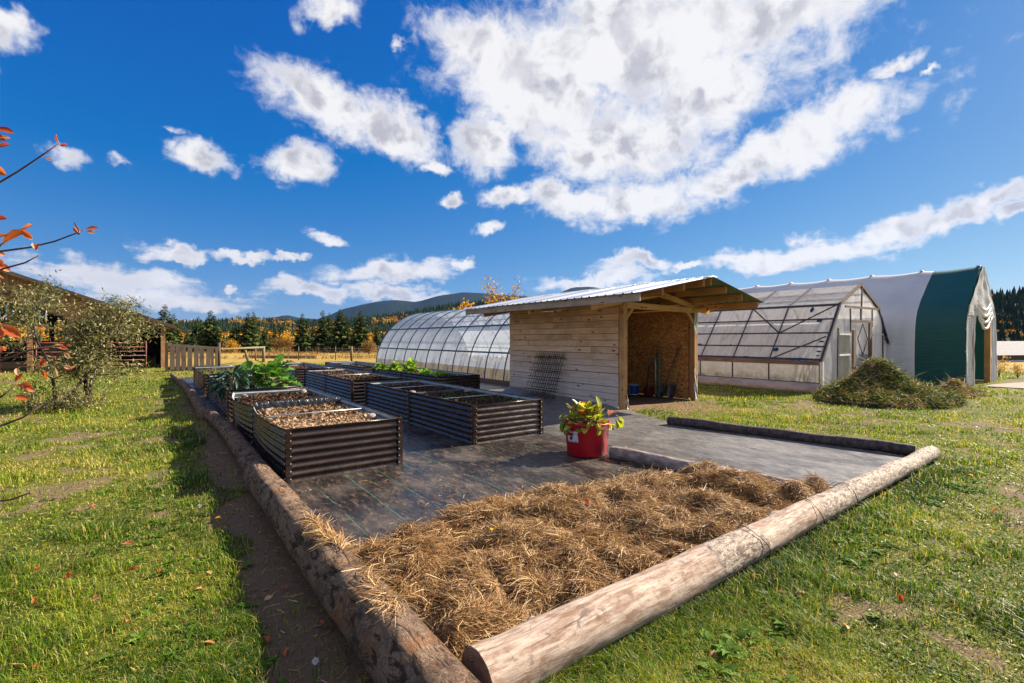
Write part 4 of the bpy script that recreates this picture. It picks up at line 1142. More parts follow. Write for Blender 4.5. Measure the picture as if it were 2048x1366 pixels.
plant('tallest lettuce in the right bed, darker and round topped', 'lettuce', 'lettuce_plant', (6.45, 14.25, .54), 42, let, .16, 85, 20, .24, 5, gl, (.8, 1.2))
plant('bright lettuce just left of the tallest one', 'lettuce', 'lettuce_plant', (6.22, 14.85, .54), 36, let, .17, 80, 15, .16, 6, gl, (.8, 1.15))
plant('separate lettuce farthest left in the right bed', 'lettuce', 'lettuce_plant', (6.12, 16.0, .54), 34, let, .20, 80, 10, .10, 7, gl, (.8, 1.1))
plant('low yellowish lettuce right of the tallest one', 'lettuce', 'lettuce_plant', (6.5, 13.3, .53), 26, let, .24, 70, 5, .04, 8, gl, (.6, .9))
plant('low pale lettuce nearest the front end of its bed', 'lettuce', 'lettuce_plant', (6.62, 12.5, .53), 24, let, .26, 60, 5, .02, 9, gl, (.55, .8))
plant('flat small lettuce between the two low ones at the front', 'lettuce', 'lettuce_plant', (6.3, 12.9, .53), 16, let, .2, 60, 5, .02, 10, gl, (.5, .7))
# seedlings and stray sprouts on the soil
def sprouts(name, parent, n, x0, x1, y0, y1, zf, L, seed, t0=.0, t1=1.):
    r_ = np.random.default_rng(seed); x = r_.uniform(x0, x1, n); y = r_.uniform(y0, y1, n)
    keep = fbm(x * 3, y * 3, seed) > .47; x = x[keep]; y = y[keep]; n = len(x)
    C = np.stack([x, y, zf(x, y) - .005], -1); a = r_.uniform(0, 6.28, n)
    Dd = np.stack([np.cos(a), np.sin(a), r_.uniform(.3, 1.6, n)], -1)
    V, F = leaf_quads(C, Dd, np.stack([r_.normal(0, .4, n), r_.normal(0, .4, n), np.ones(n)], -1), r_.uniform(.5, 1.3, n) * L, r_.uniform(.4, .8, n) * L * .55)
    o = fast_mesh(name, V, F, m_weed, np.repeat(r_.uniform(t0, t1, n), 4), parent); return tag(o, kind='stuff')
sprouts('seedlings', None, 2600, X2 + .06, X2 + BW - .06, 6.4, 8.4, zfB, .05, 21, 0, .7)
sprouts('seedlings', None, 160, X2 + .06, X2 + BW - .1, 11.9, 15.4, zfC, .09, 22, .2, .9)
sprouts('seedlings', None, 300, X1 - .08, X1 + BW - .3, 16.4, 19.4, zf3, .10, 23, .5, 1)
# ------------------------------------------------------------------ red tub
tb_ = Vector((4.79, 4.76, .02))
tub = thing('feed_tub', 'round red plastic tub with a torn white label, standing on the mat', 'tub', tb_)
mb = MB()
TH_, RB, RT_ = .46, .272, .315
prof = [(0.0, .0), (RB - .02, .0), (RB, .02), (RB + (RT_ - RB) * .9, TH_ * .93), (RT_ + .004, TH_ * .95), (RT_ + .010, TH_ - .01), (RT_ + .006, TH_), (RT_ - .012, TH_ - .004), (RT_ - .02, TH_ - .06), (RT_ - .03, TH_ - .09)]
mb.grid(lambda a, b: (tb_.x + np.interp(b, np.linspace(0, 1, 10), [p[0] for p in prof]) * math.cos(-a * 2 * math.pi), tb_.y + np.interp(b, np.linspace(0, 1, 10), [p[0] for p in prof]) * math.sin(-a * 2 * math.pi), tb_.z + np.interp(b, np.linspace(0, 1, 10), [p[1] for p in prof])), 48, 9)
mb.build('shell', m_red, tub)
mb = MB(); mb.add([(tb_.x + .286 * math.cos(q), tb_.y + .286 * math.sin(q), tb_.z + TH_ - .07) for q in np.linspace(0, 6.283, 24, endpoint=False)], [list(range(24))]); mb.build('soil', m_soil, tub)
mb = MB()
for s in (0, 1):
    q0 = math.atan2(-tb_.y, -tb_.x) + (1.45 if s else -1.45)
    mb.tube([tb_ + Vector((math.cos(q0 + k) * (RT_ + .02 + .03 * math.cos(k * 8)), math.sin(q0 + k) * (RT_ + .02 + .03 * math.cos(k * 8)), TH_ - .05 - .05 * math.cos(k * 8))) for k in np.linspace(-.19, .19, 9)], .011, 6)
mb.build('handle', m_hose, tub)
QC = math.atan2(-tb_.y, -tb_.x)
def patch(pts_rows, off, mat, name, parent):
    """flat print curved round the tub wall: rows of (angle, height)"""
    mb = MB(); n = len(pts_rows[0])
    vs = []
    for row in pts_rows:
        for (q, z) in row:
            r = RB + (RT_ - RB) * z / TH_ + off; vs.append((tb_.x + r * math.cos(QC + q), tb_.y + r * math.sin(QC + q), tb_.z + z))
    fs = [[i * n + j, i * n + j + 1, (i + 1) * n + j + 1, (i + 1) * n + j] for i in range(len(pts_rows) - 1) for j in range(n - 1)]
    mb.add(vs, fs); return mb.build(name, mat, parent)
def band(q0, q1, z0, z1, n=10, jag=0.0, slope=0.0, seed=0):
    rr = random.Random(seed)
    lo = [(q0 + (q1 - q0) * i / n, z0 + slope * i / n + rr.uniform(-jag, jag)) for i in range(n + 1)]
    hi = [(q0 + (q1 - q0) * i / n, z1 + slope * i / n + rr.uniform(-jag, jag)) for i in range(n + 1)]
    return [lo, hi]
m_lab = simple('white_label_paper', (.72, .71, .72), (.58, .57, .60), 30, .6, bstr=.1)
m_inkd = simple('dark_label_ink', (.02, .03, .045), (.03, .06, .05), 40, .6, bstr=0)
m_inkg = simple('green_label_print', (.05, .16, .10), (.02, .06, .09), 30, .6, bstr=0)
m_inkb = simple('grey_label_print', (.33, .36, .40), (.45, .48, .5), 30, .6, bstr=0)
lab = patch(band(-1.02, -.42, .335, .368, 12, .006, -.012, 1), .0025, m_lab, 'torn_label', tub)
lab2 = patch(band(-1.02, -.40, .205, .285, 10, .004, .004, 2), .0025, m_lab, 'torn_label', tub)
patch(band(-.64, -.42, .283, .318, 6, .004, 0, 3), .0025, m_lab, 'torn_label', tub)
for k in range(9): patch(band(-.93 + k * .042, -.905 + k * .042, .346, .358, 2, .0015, -.002, 10 + k), .004, m_inkd, 'lettering', lab)
patch(band(-.88, -.68, .232, .272, 6, .008, .012, 30), .004, m_inkg, 'picture', lab2); patch(band(-.78, -.70, .245, .285, 3, .004, 0, 31), .0055, m_inkd, 'picture', lab2)
patch(band(-1.0, -.68, .210, .228, 6, .003, 0, 32), .004, m_inkb, 'picture', lab2)
for k in range(4): patch(band(-.62, -.44, .268 - k * .014, .272 - k * .014, 4, .0006, 0, 40 + k), .004, m_inkb, 'lettering', lab2)
patch(band(-.60, -.46, .212, .221, 4, .001, 0, 50), .004, m_inkd, 'lettering', lab2)
tl = [leaf_mesh('leaf', m_tubleaf, OVAL, .19, .085, c, .10, .3, .25, s, 8, 5) for c, s in ((.7, 11), (1.1, 12), (.3, 13), (1.5, 14))]
tr_ = [leaf_mesh('leaf', m_tubred, OVAL, .17, .09, c, .2, .4, .25, s, 8, 5) for c, s in ((1.2, 15), (.8, 16))]
pl = plant('leafy yellow green chard with some red tinged leaves growing in the red tub', 'chard', 'chard_plant', tb_ + Vector((0, 0, TH_ - .07)), 120, [tl[0], tl[1], tl[2], tr_[0], tl[0], tl[3], tl[1], tl[2], tr_[1], tl[1]], .25, 86, 14, .16, 21, None, (.8, 1.35))
def tubleaf(px, py, D, az, el, sc, me):
    p = at(px, D, H - (py - 678) * D / 959) - tb_ - Vector((0, 0, TH_ - .07))
    inst(me, 'leaf', pl, p, Euler((R(el), 0, R(az))), sc)
for px, py, az, el, sc, me in ((1201, 836, 20, 86, 1.65, tl[2]), (1192, 836, 60, 76, 1.2, tl[2]), (1172, 838, -20, 76, 1.7, tr_[1]), (1180, 838, 60, 66, 1.3, tr_[0]), (1176, 840, 150, -72, .62, tl[0]), (1195, 842, 150, -80, .55, tl[2]), (1197, 850, 160, -75, .78, tl[0]),
                               (1218, 842, -120, -60, .7, tl[0]), (1232, 830, -100, -20, 1.0, tl[1]), (1236, 836, -70, -42, 1.1, tl[2]), (1228, 835, -110, -55, 1.0, tl[0]), (1214, 838, -80, 50, 1.5, tr_[0]), (1136, 832, 80, -30, 1.1, tl[1]), (1130, 836, 100, -55, 1.1, tl[0]), (1140, 826, 60, 10, 1.0, tl[3]), (1147, 836, 40, 72, 1.2, tl[2]), (1152, 836, 10, 78, 1.3, tr_[0])):
    tubleaf(px, py, 6.64 - (.3 if el < -40 and 1165 < px < 1225 else 0), az, el, sc, me)

# ------------------------------------------------------------------ shed
SX0, SX1, SY0, SY1 = 8.45, 11.42, 7.33, 11.6
shed = thing('garden_shed', 'open fronted wooden tool shed of pale boards under a ribbed metal roof', 'shed', (9.95, 9.4, 0))
rr = random.Random(3)
BWD = .154
for k in range(16):
    z = .05 + BWD * (k + .5)
    cuts = sorted(rr.uniform(.8, 3.6) for _ in range(rr.choice((1, 1, 2)))); ys = [0] + [c for i, c in enumerate(cuts) if i == 0 or c - cuts[i - 1] > .6] + [SY1 - SY0 - .05]
    for a, b in zip(ys[:-1], ys[1:]):
        mb = MB(); dz = rr.uniform(-.003, .003); tw = rr.uniform(-.012, .012)
        mb.box((0, 0, 0), (.022, b - a - .006, BWD - .007), Matrix.Rotation(tw, 3, 'Y'), 0, .006)
        c = Vector((SX0 - .01 + rr.uniform(-.004, .004), SY0 + .05 + (a + b) / 2, z + dz))
        o = mb.build('board', m_wall, None, True); o.parent = shed; o.location = c - origin(shed)
for (x, y, top, m_) in ((SX0 + .07, SY0 - .02, 2.44, m_lum_z), (SX1 - .03, SY0 + .05, 2.40, m_lum_z), (SX0 + .07, SY1 - .08, 2.44, m_lum_z), (SX1 - .03, SY1 - .08, 2.40, m_lum_z)):
    mb = MB(); mb.box((x, y, top / 2), (.135, .135, top), None, 0, .006); mb.build('post', m_, shed)
mb = MB(); mb.bar((SX1 - .034, SY0 + .2, 1.2), (SX1 - .034, SY1 - .1, 1.2), .014, 2.38); mb.build('strand_board_wall', m_osb, shed)
mb = MB(); mb.bar((SX1 + .03, SY0 - .02, 1.22), (SX1 + .03, SY1 + .02, 1.22), .02, 2.36); mb.build('outer_sheathing', m_wall, shed)
mb = MB(); mb.bar((SX0 + .05, SY1 - .012, 1.2), (SX1 - .05, SY1 - .012, 1.2), .02, 2.36); mb.build('back_wall', m_osb, shed)
mb = MB(); mb.bar((SX0 + .016, SY0 + .1, 1.2), (SX0 + .016, SY1 - .1, 1.2), .012, 2.3); mb.build('dark_backing', m_barndark, shed)  # dark sheet added behind the boards, painting shade into their gaps
for y in (SY0 - .02, 9.5, SY1 - .08):
    mb = MB(); mb.bar((SX0 - .02, y, 2.40), (SX1 + .06, y + (.06 if y < 8 else 0), 2.37), .09, .14, bev=.005)
    if y < 9 or y > 11: mb.build('tie_beam', m_lum_x, shed)
for x, z in ((SX0 + .07, 2.50), (SX1 - .03, 2.47)):
    mb = MB(); mb.bar((x, SY0 - .30, z), (x, SY1 + .3, z), .11, .10, bev=.005); mb.build('wall_plate', m_lum_y, shed)
RX, RZ = 9.90, 3.0     # ridge
EL, ER, EZL, EZR = 7.40, 12.12, 2.52, 2.54
def roofz(x): return RZ - (RZ - EZL) * (RX - x) / (RX - EL) if x < RX else RZ - (RZ - EZR) * (x - RX) / (ER - RX)
for y in (SY0 - .02, 9.5, SY1 - .02):
    for xe in (7.50, 12.05):
        mb = MB(); mb.bar((RX, y + .05 * (xe > 9), roofz(RX) - .265), (xe, y + .05 * (xe > 9), roofz(xe) - .225), .06, .135, bev=.004); mb.build('rafter', m_lum_x, shed)
YF, YB = 5.98, 12.45
for x, m_ in ((8.2, m_lum_y), (8.92, m_lum_y), (9.62, m_lum_y), (9.93, m_lum_y), (10.58, m_lum_y), (11.26, m_lum_y), (11.98, m_lum_y)):
    mb = MB(); mb.bar((x, YF + rr.uniform(0, .04), roofz(x) - .10), (x, YB, roofz(x) - .10), .048, .15, bev=.004); mb.build('purlin', m_, shed)
mb = MB(); mb.bar((EL + .03, YF - .02, roofz(EL) - .095), (EL + .03, YB, roofz(EL) - .095), .04, .155, bev=.004); mb.build('fascia', m_fascia, shed)
def roof_sheet(xa, xb, y0, y1):
    """ribbed sheet; ribs run down the slope"""
    mb = MB(); n = max(4, int((y1 - y0) / .02)); P = .228
    def pr(y):
        f = ((y - YF) / P) % 1.0
        return .024 * max(0.0, min(1.0, 1.6 - abs(f - .5) * 14))
    for off, mi in ((0, 0), (-.004, 1)):
        mb.grid(lambda a, b: (xa + (xb - xa) * a, y0 + (y1 - y0) * b, roofz(xa + (xb - xa) * a) + pr(y0 + (y1 - y0) * b) + off), 3, n, mi, False)
    mb.build('roof_sheet', [m_roofmetal, m_roofunder], shed)
ys = np.linspace(YF - .06, YB + .05, 8)
for a, b in zip(ys[:-1], ys[1:]):
    roof_sheet(RX, EL - .05, a, b - .003); roof_sheet(RX, ER + .04, a, b - .003)
mb = MB(); mb.grid(lambda a, b: (RX + (a - .5) * .3, YF - .07 + b * (YB - YF + .13), RZ + .034 - abs(a - .5) * .06), 2, 8, 0, False); mb.build('ridge_cap', m_roofmetal, shed)
# braces, insulation, torn wrap
for (x, dx) in ((SX0 + .12, .32), (SX1 - .09, -.34)):
    mb = MB(); mb.bar((x, SY0 + .01, 2.02), (x + dx, SY0 + .01, 2.36), .05, .085, bev=.003); mb.build('brace', m_lum_x, shed)
for k, (x, y) in enumerate(((9.45, SY0 + .06), (10.25, SY0 + .08), (10.6, SY0 + .09))):
    mb = MB(); mb.grid(lambda a, b: (x + (.24 + .04 * math.sin(a * 19 + k)) * math.cos(a * 6.283) * math.sin(b * 3.14), y + .07 * math.sin(a * 6.283) * math.sin(b * 3.14), roofz(x) - .24 + .075 * math.cos(b * 3.14) * (1 + .3 * math.sin(a * 31))), 18, 8)
    mb.build('insulation', m_insul, shed)
def flap(x0, y0, y1, z0, z1, name, m_, seed):
    mb = MB(); mb.grid(lambda a, b: (x0 + .03 * math.sin(a * 9 + b * 4) , y0 + (y1 - y0) * a * (1 - .25 * b), z1 - (z1 - z0) * b * (.75 + .25 * vnoise(np.array([a * 9.]), np.array([seed * 1.]), 3)[0] + .12 * a)), 14, 10)
    mb.build(name, m_, shed)
flap(SX0 + .17, SY0 + .06, SY0 + .36, 1.70, 2.32, 'house_wrap', m_wrap, 1)
mb = MB(); mb.grid(lambda a, b: (SX1 - .13 + .10 * a, SY0 - .03 - .012 * math.sin(b * 7 + a * 3), 2.30 - b * (.45 + .1 * a)), 5, 8); mb.build('house_wrap', m_wrap, shed)
mb = MB(); mb.grid(lambda a, b: (SX1 - .13 + .16 * a * (1 - .5 * b) + .03 * math.sin(b * 14), SY0 - .035 - .02 * math.sin(b * 9 + a * 5), .04 + b * (.62 + .3 * (a < .3))), 6, 14); mb.build('torn_wrap', m_tornwhite, shed)
mb = MB(); mb.grid(lambda a, b: (SX0 + .08 + .11 * a * (1 - .6 * b) + .02 * math.sin(b * 12), SY0 - .10 - .02 * math.sin(b * 9 + a * 5), .02 + b * .34), 5, 8); mb.build('torn_wrap', m_tornwhite, shed)

# mesh sheets against the shed wall
def mesh_panel(label, y0, y1, z1, xb, xt, dyb, nv, nh, seed):
    rr = random.Random(seed)
    th = thing('wire_mesh_panel', label, 'wire panel', (xb, y0, 0.1), 'rusty wire mesh panels leaning on the shed wall')
    P = lambda a, b: Vector((xb + (xt - xb) * b, y0 + dyb * (1 - b) + (y1 - y0) * a, .06 + b * z1))
    for k in range(nv):
        a = (k + .5) / nv; mb = MB(); mb.tube([P(a + rr.uniform(-.006, .006), -.02), P(a, .5), P(a + rr.uniform(-.006, .006), 1.01)], .0065, 4); mb.build('upright_wire', m_wire, th)
    for k in range(nh):
        b = (k + .35) / nh; mb = MB(); mb.tube([P(-.05, b) + Vector((-.006, 0, 0)), P(.5, b + rr.uniform(-.004, .004)) + Vector((-.006, 0, 0)), P(1.05, b) + Vector((-.006, 0, 0))], .009, 4); mb.build('cross_wire', m_wire, th)
mesh_panel('front sheet of rusty wire mesh leaning on the boarded shed wall', 9.02, 10.25, 1.16, 8.02, 8.36, .18, 12, 7, 1)
mesh_panel('rear sheet of wire mesh, half hidden by the sheet before it', 9.12, 10.15, 1.22, 8.12, 8.39, .10, 14, 6, 2)

# tools inside the shed
def pail(label, c, r, h, m_, cat='bucket', wrap_=None, lid=False):
    th = thing('bucket', label, cat, c); mb = MB(); c = Vector(c)
    pr_ = [(0, .004), (r * .86, .004), (r * .88, .012), (r, h), (r + .008, h), (r + .008, h - .015), (r - .006, h - .003), (r * .95, h - .05), (0, h - .06)]
    mb.grid(lambda a, b: (c.x + np.interp(b, np.linspace(0, 1, 9), [p[0] for p in pr_]) * math.cos(-a * 6.2832), c.y + np.interp(b, np.linspace(0, 1, 9), [p[0] for p in pr_]) * math.sin(-a * 6.2832), c.z + np.interp(b, np.linspace(0, 1, 9), [p[1] for p in pr_])), 24, 8)
    mb.build('shell', m_, th)
    if wrap_:
        mb = MB(); mb.grid(lambda a, b: (c.x + (r * (.885 + .105 * b) + .004) * math.cos(3.2 + a * 2.4), c.y + (r * (.885 + .105 * b) + .004) * math.sin(3.2 + a * 2.4), c.z + .03 + b * (h - .07)), 12, 2); mb.build('wrapper', wrap_, th)
    mb = MB(); mb.tube([c + Vector((math.cos(q) * (r + .012) * .7, -abs(math.sin(q)) * .0 + math.cos(q) * (r + .012) * .7, h - .03 + .05 * math.sin(q))) for q in np.linspace(0, math.pi, 9)], .004, 5); mb.build('handle', m_rod, th)
    return th
pail('white bucket with a blue wrapper on the shed floor', (10.98, 9.05, .02), .155, .30, m_whitepaint, wrap_=m_blue)
pail('dull red bucket beside the blue wrapped one in the shed', (11.12, 8.62, .02), .14, .24, m_reddull)
th = thing('paper_sack', 'slumped pale sack behind the blue wrapped bucket in the shed', 'sack', (10.9, 9.5, .02))
mb = MB(); mb.grid(lambda a, b: (10.9 + (.22 + .03 * math.sin(a * 19)) * math.cos(-a * 6.283) * (math.sin(b * 3.14) ** .5), 9.5 + (.26 + .03 * math.sin(a * 25)) * math.sin(-a * 6.283) * (math.sin(b * 3.14) ** .5), .02 + .42 * b * (1 + .06 * math.sin(a * 13))), 20, 10); mb.build('bag', m_sack, th)
th = thing('standpipe', 'olive green water standpipe with a curved brass outlet in the shed', 'standpipe', (11.1, 8.30, 0))
mb = MB(); mb.box((11.14, 8.30, .62), (.13, .11, 1.24), None, 0, .008); mb.build('post', m_stand, th)
mb = MB(); mb.tube([(11.06, 8.34, .05), (11.05, 8.34, .6), (11.05, 8.34, .98), (11.045, 8.37, 1.06), (11.04, 8.44, 1.09), (11.04, 8.52, 1.06), (11.04, 8.54, .98)], .022, 8); mb.tube([(11.02, 8.22, 1.075), (11.05, 8.36, 1.075)], .012, 6); mb.build('pipe', m_galv, th)
mb = MB(); mb.tube([(11.045, 8.54, .97), (11.045, 8.54, .90)], .028, 8); mb.tube([(11.0, 8.54, .93), (10.95, 8.54, .93)], .010, 6); mb.box((10.94, 8.54, .93), (.012, .07, .016)); mb.build('tap', m_brass, th)
mb = MB(); mb.tube([(11.045, 8.545, .90), (11.03, 8.57, .7), (11.0, 8.58, .4), (11.0, 8.55, .12), (10.98, 8.45, .03), (10.85, 8.35, .025)], .014, 6); mb.build('hose', m_hose, th)
def shovel(label, foot, top, mh, wide, seed):
    foot, top = Vector(foot), Vector(top); th = thing('shovel', label, 'shovel', foot); dd = (top - foot).normalized()
    mb = MB(); mb.tube([foot + dd * .30, foot.lerp(top, .6), top], [.017, .018, .017], 8); mb.build('handle', mh, th)
    sd = Vector((0, 1, 0)); nn = dd.cross(sd).normalized()
    mb = MB()
    def f(a, b):
        q = (b - .5) * 2; wd = wide * (1 - .35 * max(0, .4 - a) * 2.2 * abs(q)) * (.5 if a > .97 else 1)
        L_ = .34; tipc = .06 * (1 - q * q) * (1 - a)
        return foot + dd * (a * L_ - tipc + .05) + sd * q * wd * .5 + nn * (.025 * q * q + .01 * a)
    mb.grid(f, 8, 8); mb.tube([foot + dd * .28, foot + dd * .46], [.024, .019], 8); mb.build('blade', m_steel, th)
shovel('long shovel with a bright yellow wooden handle against the strand board wall', (11.02, 7.83, .02), (11.34, 7.70, 1.46), m_handle, .25, 1)
shovel('spade with a dark worn handle left of the yellow handled shovel', (10.98, 8.12, .02), (11.33, 7.80, 1.36), m_handleold, .24, 2)

# ------------------------------------------------------------------ arched polycarbonate greenhouse
HX, HA, HB, HY0, HN, HS = 9.62, 3.0, 3.12, 12.36, 11, 1.22
hoop = thing('arched_greenhouse', 'arched clear polycarbonate greenhouse with blue hoops behind the shed', 'greenhouse', (HX + HA, 19, 0))
def harc(q, off=0.0): return HX + HA - (HA + off) * math.cos(q), (HB + off) * math.sin(q)
QL = math.asin(.56 / HB)
for k in range(HN):
    y0, y1 = HY0 + k * HS, HY0 + (k + 1) * HS
    mb = MB(); mb.grid(lambda a, b: (harc(QL + (math.pi - 2 * QL) * a)[0], y0 + .012 + (y1 - y0 - .024) * b, harc(QL + (math.pi - 2 * QL) * a)[1]), 30, 1); mb.build('glazing_panel', m_poly, hoop)
    for q0, q1 in ((.0, QL), (math.pi - QL, math.pi)):
        mb = MB(); mb.grid(lambda a, b: (harc(q0 + (q1 - q0) * a)[0], y0 + .012 + (y1 - y0 - .024) * b, harc(q0 + (q1 - q0) * a)[1]), 3, 1)
        mb.build('lower_panel', m_polylow, hoop)
for k in range(HN + 1):
    y = HY0 + k * HS
    mb = MB(); mb.tube([(harc(q, .012)[0], y, harc(q, .012)[1]) for q in np.linspace(0, math.pi, 41)], .026, 6); mb.build('hoop_rib', m_bluemetal, hoop)
for h_ in (1.12, 2.13):
    q = math.asin(h_ / HB)
    for s in (q, math.pi - q):
        x, z = harc(s, .02); mb = MB(); mb.bar((x, HY0, z), (x, HY0 + HN * HS, z), .035, .06); mb.build('purlin', m_bluemetal, hoop)
for q in (1.02, 1.57, math.pi - 1.02):
    x, z = harc(q, -.05); mb = MB(); mb.bar((x, HY0, z), (x, HY0 + HN * HS, z), .04, .04); mb.build('purlin', m_bluemetal, hoop)
for k in range(0, HN + 1):
    y = HY0 + k * HS; x0, _ = harc(math.asin(2.05 / HB), -.05); x1 = 2 * (HX + HA) - x0
    mb = MB(); mb.bar((x0, y, 2.1), (x1, y, 2.1), .04, .04)
    xs = np.linspace(x0 + .2, x1 - .2, 7)
    for i in range(6):
        top = lambda x: HB * math.sqrt(max(0, 1 - ((x - HX - HA) / HA) ** 2)) - .06
        a, b = xs[i], xs[i + 1]
        mb.bar((a, y, 2.1 if i % 2 else top(a)), (b, y, top(b) if i % 2 else 2.1), .025, .025)
    mb.build('truss', m_bluemetal, hoop)
for x in (HX - .01, HX + 2 * HA + .01):
    mb = MB(); mb.bar((x, HY0, .09), (x, HY0 + HN * HS, .09), .05, .18); mb.build('base_board', m_sill, hoop)
for y in (HY0 - .02, HY0 + HN * HS + .02):
    mb = MB(); pts = [(harc(q, -.02)[0], y, max(0.0, harc(q, -.02)[1])) for q in np.linspace(0, math.pi, 33)]; mb.add(pts, [list(range(33))]); mb.build('end_wall', m_poly, hoop)
# growing rows inside
r_ = np.random.default_rng(5); n = 2500
C = np.stack([r_.choice([10.3, 11.6, 12.9, 14.2, 15.0], n) + r_.normal(0, .12, n), r_.uniform(12.8, 25.5, n), r_.uniform(.05, .75, n) ** 1.3], -1)
V, F = leaf_quads(C, r_.normal(size=(n, 3)) + np.array([0, 0, .6]), r_.normal(size=(n, 3)), r_.uniform(.1, .25, n), r_.uniform(.05, .12, n))
o = fast_mesh('greenhouse_crop', V, F, m_dryshoot, np.repeat(r_.uniform(0, 1, n), 4)); tag(o, kind='stuff')

# ------------------------------------------------------------------ film covered timber greenhouse
GP = [(15.80, 0.0), (15.80, .92), (17.18, 2.70), (18.85, 3.40), (20.50, 2.70), (21.85, .95), (21.85, 0.0)]
GY = [6.05, 7.53, 8.74, 9.95, 11.16, 12.2]
gh = thing('film_greenhouse', 'gambrel timber greenhouse covered in patched milky plastic film', 'greenhouse', (18.8, 9, 0))
lerp = lambda p, q, f: (p[0] + (q[0] - p[0]) * f, p[1] + (q[1] - p[1]) * f)
nrm = lambda p, q: ((-(q[1] - p[1])) / math.hypot(q[0] - p[0], q[1] - p[1]), (q[0] - p[0]) / math.hypot(q[0] - p[0], q[1] - p[1]))
for s, (m_, nm) in enumerate(((m_filmlow, 'lower_film'), (m_film, 'slope_film'), (m_film, 'roof_film'), (m_film, 'roof_film'), (m_film, 'slope_film'), (m_filmlow, 'lower_film'))):
    p, q = GP[s], GP[s + 1]; nn = nrm(p, q)
    for a, b in zip(GY[:-1], GY[1:]):
        mb = MB()
        def f(u_, v_):
            x, z = lerp(p, q, u_); sg = -.012 * math.sin(math.pi * v_) * (1 if nm != 'roof_film' else math.sin(u_ * 9.4) ** 2 * 3)
            return (x + nn[0] * (.03 + sg), a + .006 + (b - a - .012) * v_, z + nn[1] * (.03 + sg))
        mb.grid(f, 10, 6); mb.build(nm, m_, gh)
for y in GY:
    mb = MB()
    for s in range(6):
        p, q = GP[s], GP[s + 1]; mb.bar((p[0], y, p[1]), (q[0], y, q[1]), .036, .09)
    mb.build('frame_rib', m_gframe, gh)
def rail(s, f, off, wd, ht, m_, nm):
    p, q = GP[s], GP[s + 1]; nn = nrm(p, q); x, z = lerp(p, q, f); x += nn[0] * off; z += nn[1] * off
    mb = MB(); mb.bar((x, GY[0] - .02, z), (x, GY[-1], z), wd, ht, up=(nn[0], 0, nn[1])); mb.build(nm, m_, gh)
for f in (.25, .485, .73): rail(1, f, .043, .042, .02, m_gframe, 'batten'); rail(4, f, .043, .055, .02, m_gframe, 'batten')
rail(1, .985, .046, .075, .025, m_gframe, 'batten'); rail(1, .03, .046, .07, .025, m_gframe, 'batten')
for s, fs in ((2, (.33, .66)), (3, (.33, .66))):
    for f in fs: rail(s, f, -.03, .05, .06, m_gframe, 'batten')
mb = MB(); mb.bar((15.775, GY[0] - .02, .90), (15.775, GY[-1], .90), .05, .12); mb.build('sill', m_sill, gh)
mb = MB(); mb.bar((15.765, GY[0] - .02, .30), (15.765, GY[-1], .30), .03, .035); mb.build('batten', m_gframe, gh)
mb = MB(); mb.grid(lambda a, b: (15.755 - .10 * math.sin(b * 2.4) * (.7 + .5 * vnoise(np.array([a * 7.]), np.array([2.]), 4)[0]) - .03 * b, GY[0] - .04 + a * 6, .30 - .29 * b), 40, 8); mb.build('skirt', m_skirt, gh)
p, q = GP[1], GP[2]; nn = nrm(p, q)
def slope(y, f, off=.015): x, z = lerp(p, q, f); return (x + nn[0] * off, y, z + nn[1] * off)
for ya, fa, yb, fb_ in ((6.12, .97, 7.5, .49), (7.53, .49, 8.7, .97), (6.1, .42, 7.45, .03)):
    mb = MB(); mb.bar(slope(ya, fa, .052), slope(yb, fb_, .052), .042, .012, up=(nn[0], 0, nn[1])); mb.build('brace', m_gframe, gh)
for k, (y, f, ly, lf) in enumerate(((7.42, .185, .16, .07), (8.3, .035, .3, .03), (6.55, .028, .62, .04), (6.18, .33, .16, .03), (6.2, .24, .16, .02), (6.16, .16, .14, .025), (6.15, .09, .1, .02), (6.42, .70, .2, .06), (9.0, .26, .07, .02), (10.2, .265, .3, .02), (6.75, .90, .12, .10))):
    mb = MB(); rr = random.Random(k); n = 9
    out_ = [slope(y + ly * .5 * math.cos(i * 6.283 / n) * rr.uniform(.7, 1.25), f + lf * .55 * math.sin(i * 6.283 / n) * rr.uniform(.7, 1.25), .064) for i in range(n)]
    mb.add(out_, [list(range(n))]); mb.build('tape_patch', m_tape, gh)
# end wall seen from the garden, laid out in its own plane
def pz(px, py, y=6.05):
    s = (px - 1024) / 959; x = y * (FW.y - s * RT.y) / (s * FW.x - RT.x) * 1.0
    x = (y * (s * FW.y - RT.y)) / (RT.x - s * FW.x); D = x * FW.x + y * FW.y
    return Vector((x, y, H - (py - 678) * D / 959))
zz2 = lambda zx, zy, y=6.05: pz(1390 + zx / 4.995, 560 + zy / 4.995, y)
m_ey = GY[0] - .03
mb = MB()
ol = [(15.80, .02), (15.80, .92), (17.18, 2.70), (18.85, 3.40), (20.50, 2.70), (21.85, .95), (21.85, .02)]
xs = np.linspace(15.80, 21.85, 40)
def topz(x): return float(np.interp(x, [g_[0] for g_ in GP[1:6]], [g_[1] for g_ in GP[1:6]]))
mb.grid(lambda a, b: (15.80 + a * 6.05, m_ey - .02 * math.sin(a * 40 + b * 7) * .6, .02 + b * (topz(15.80 + a * 6.05) - .02)), 60, 14); mb.build('end_film', m_filmend, gh)
def ebar(a, b, wd, m_=None, off=.05, nm='end_stud', th_=.03):
    A = zz2(*a); B = zz2(*b); A.y = B.y = m_ey - off; mb = MB(); mb.bar(A, B, th_, wd, up=(B - A).cross(Vector((0, 1, 0)))); mb.build(nm, m_ or m_gframe, gh)
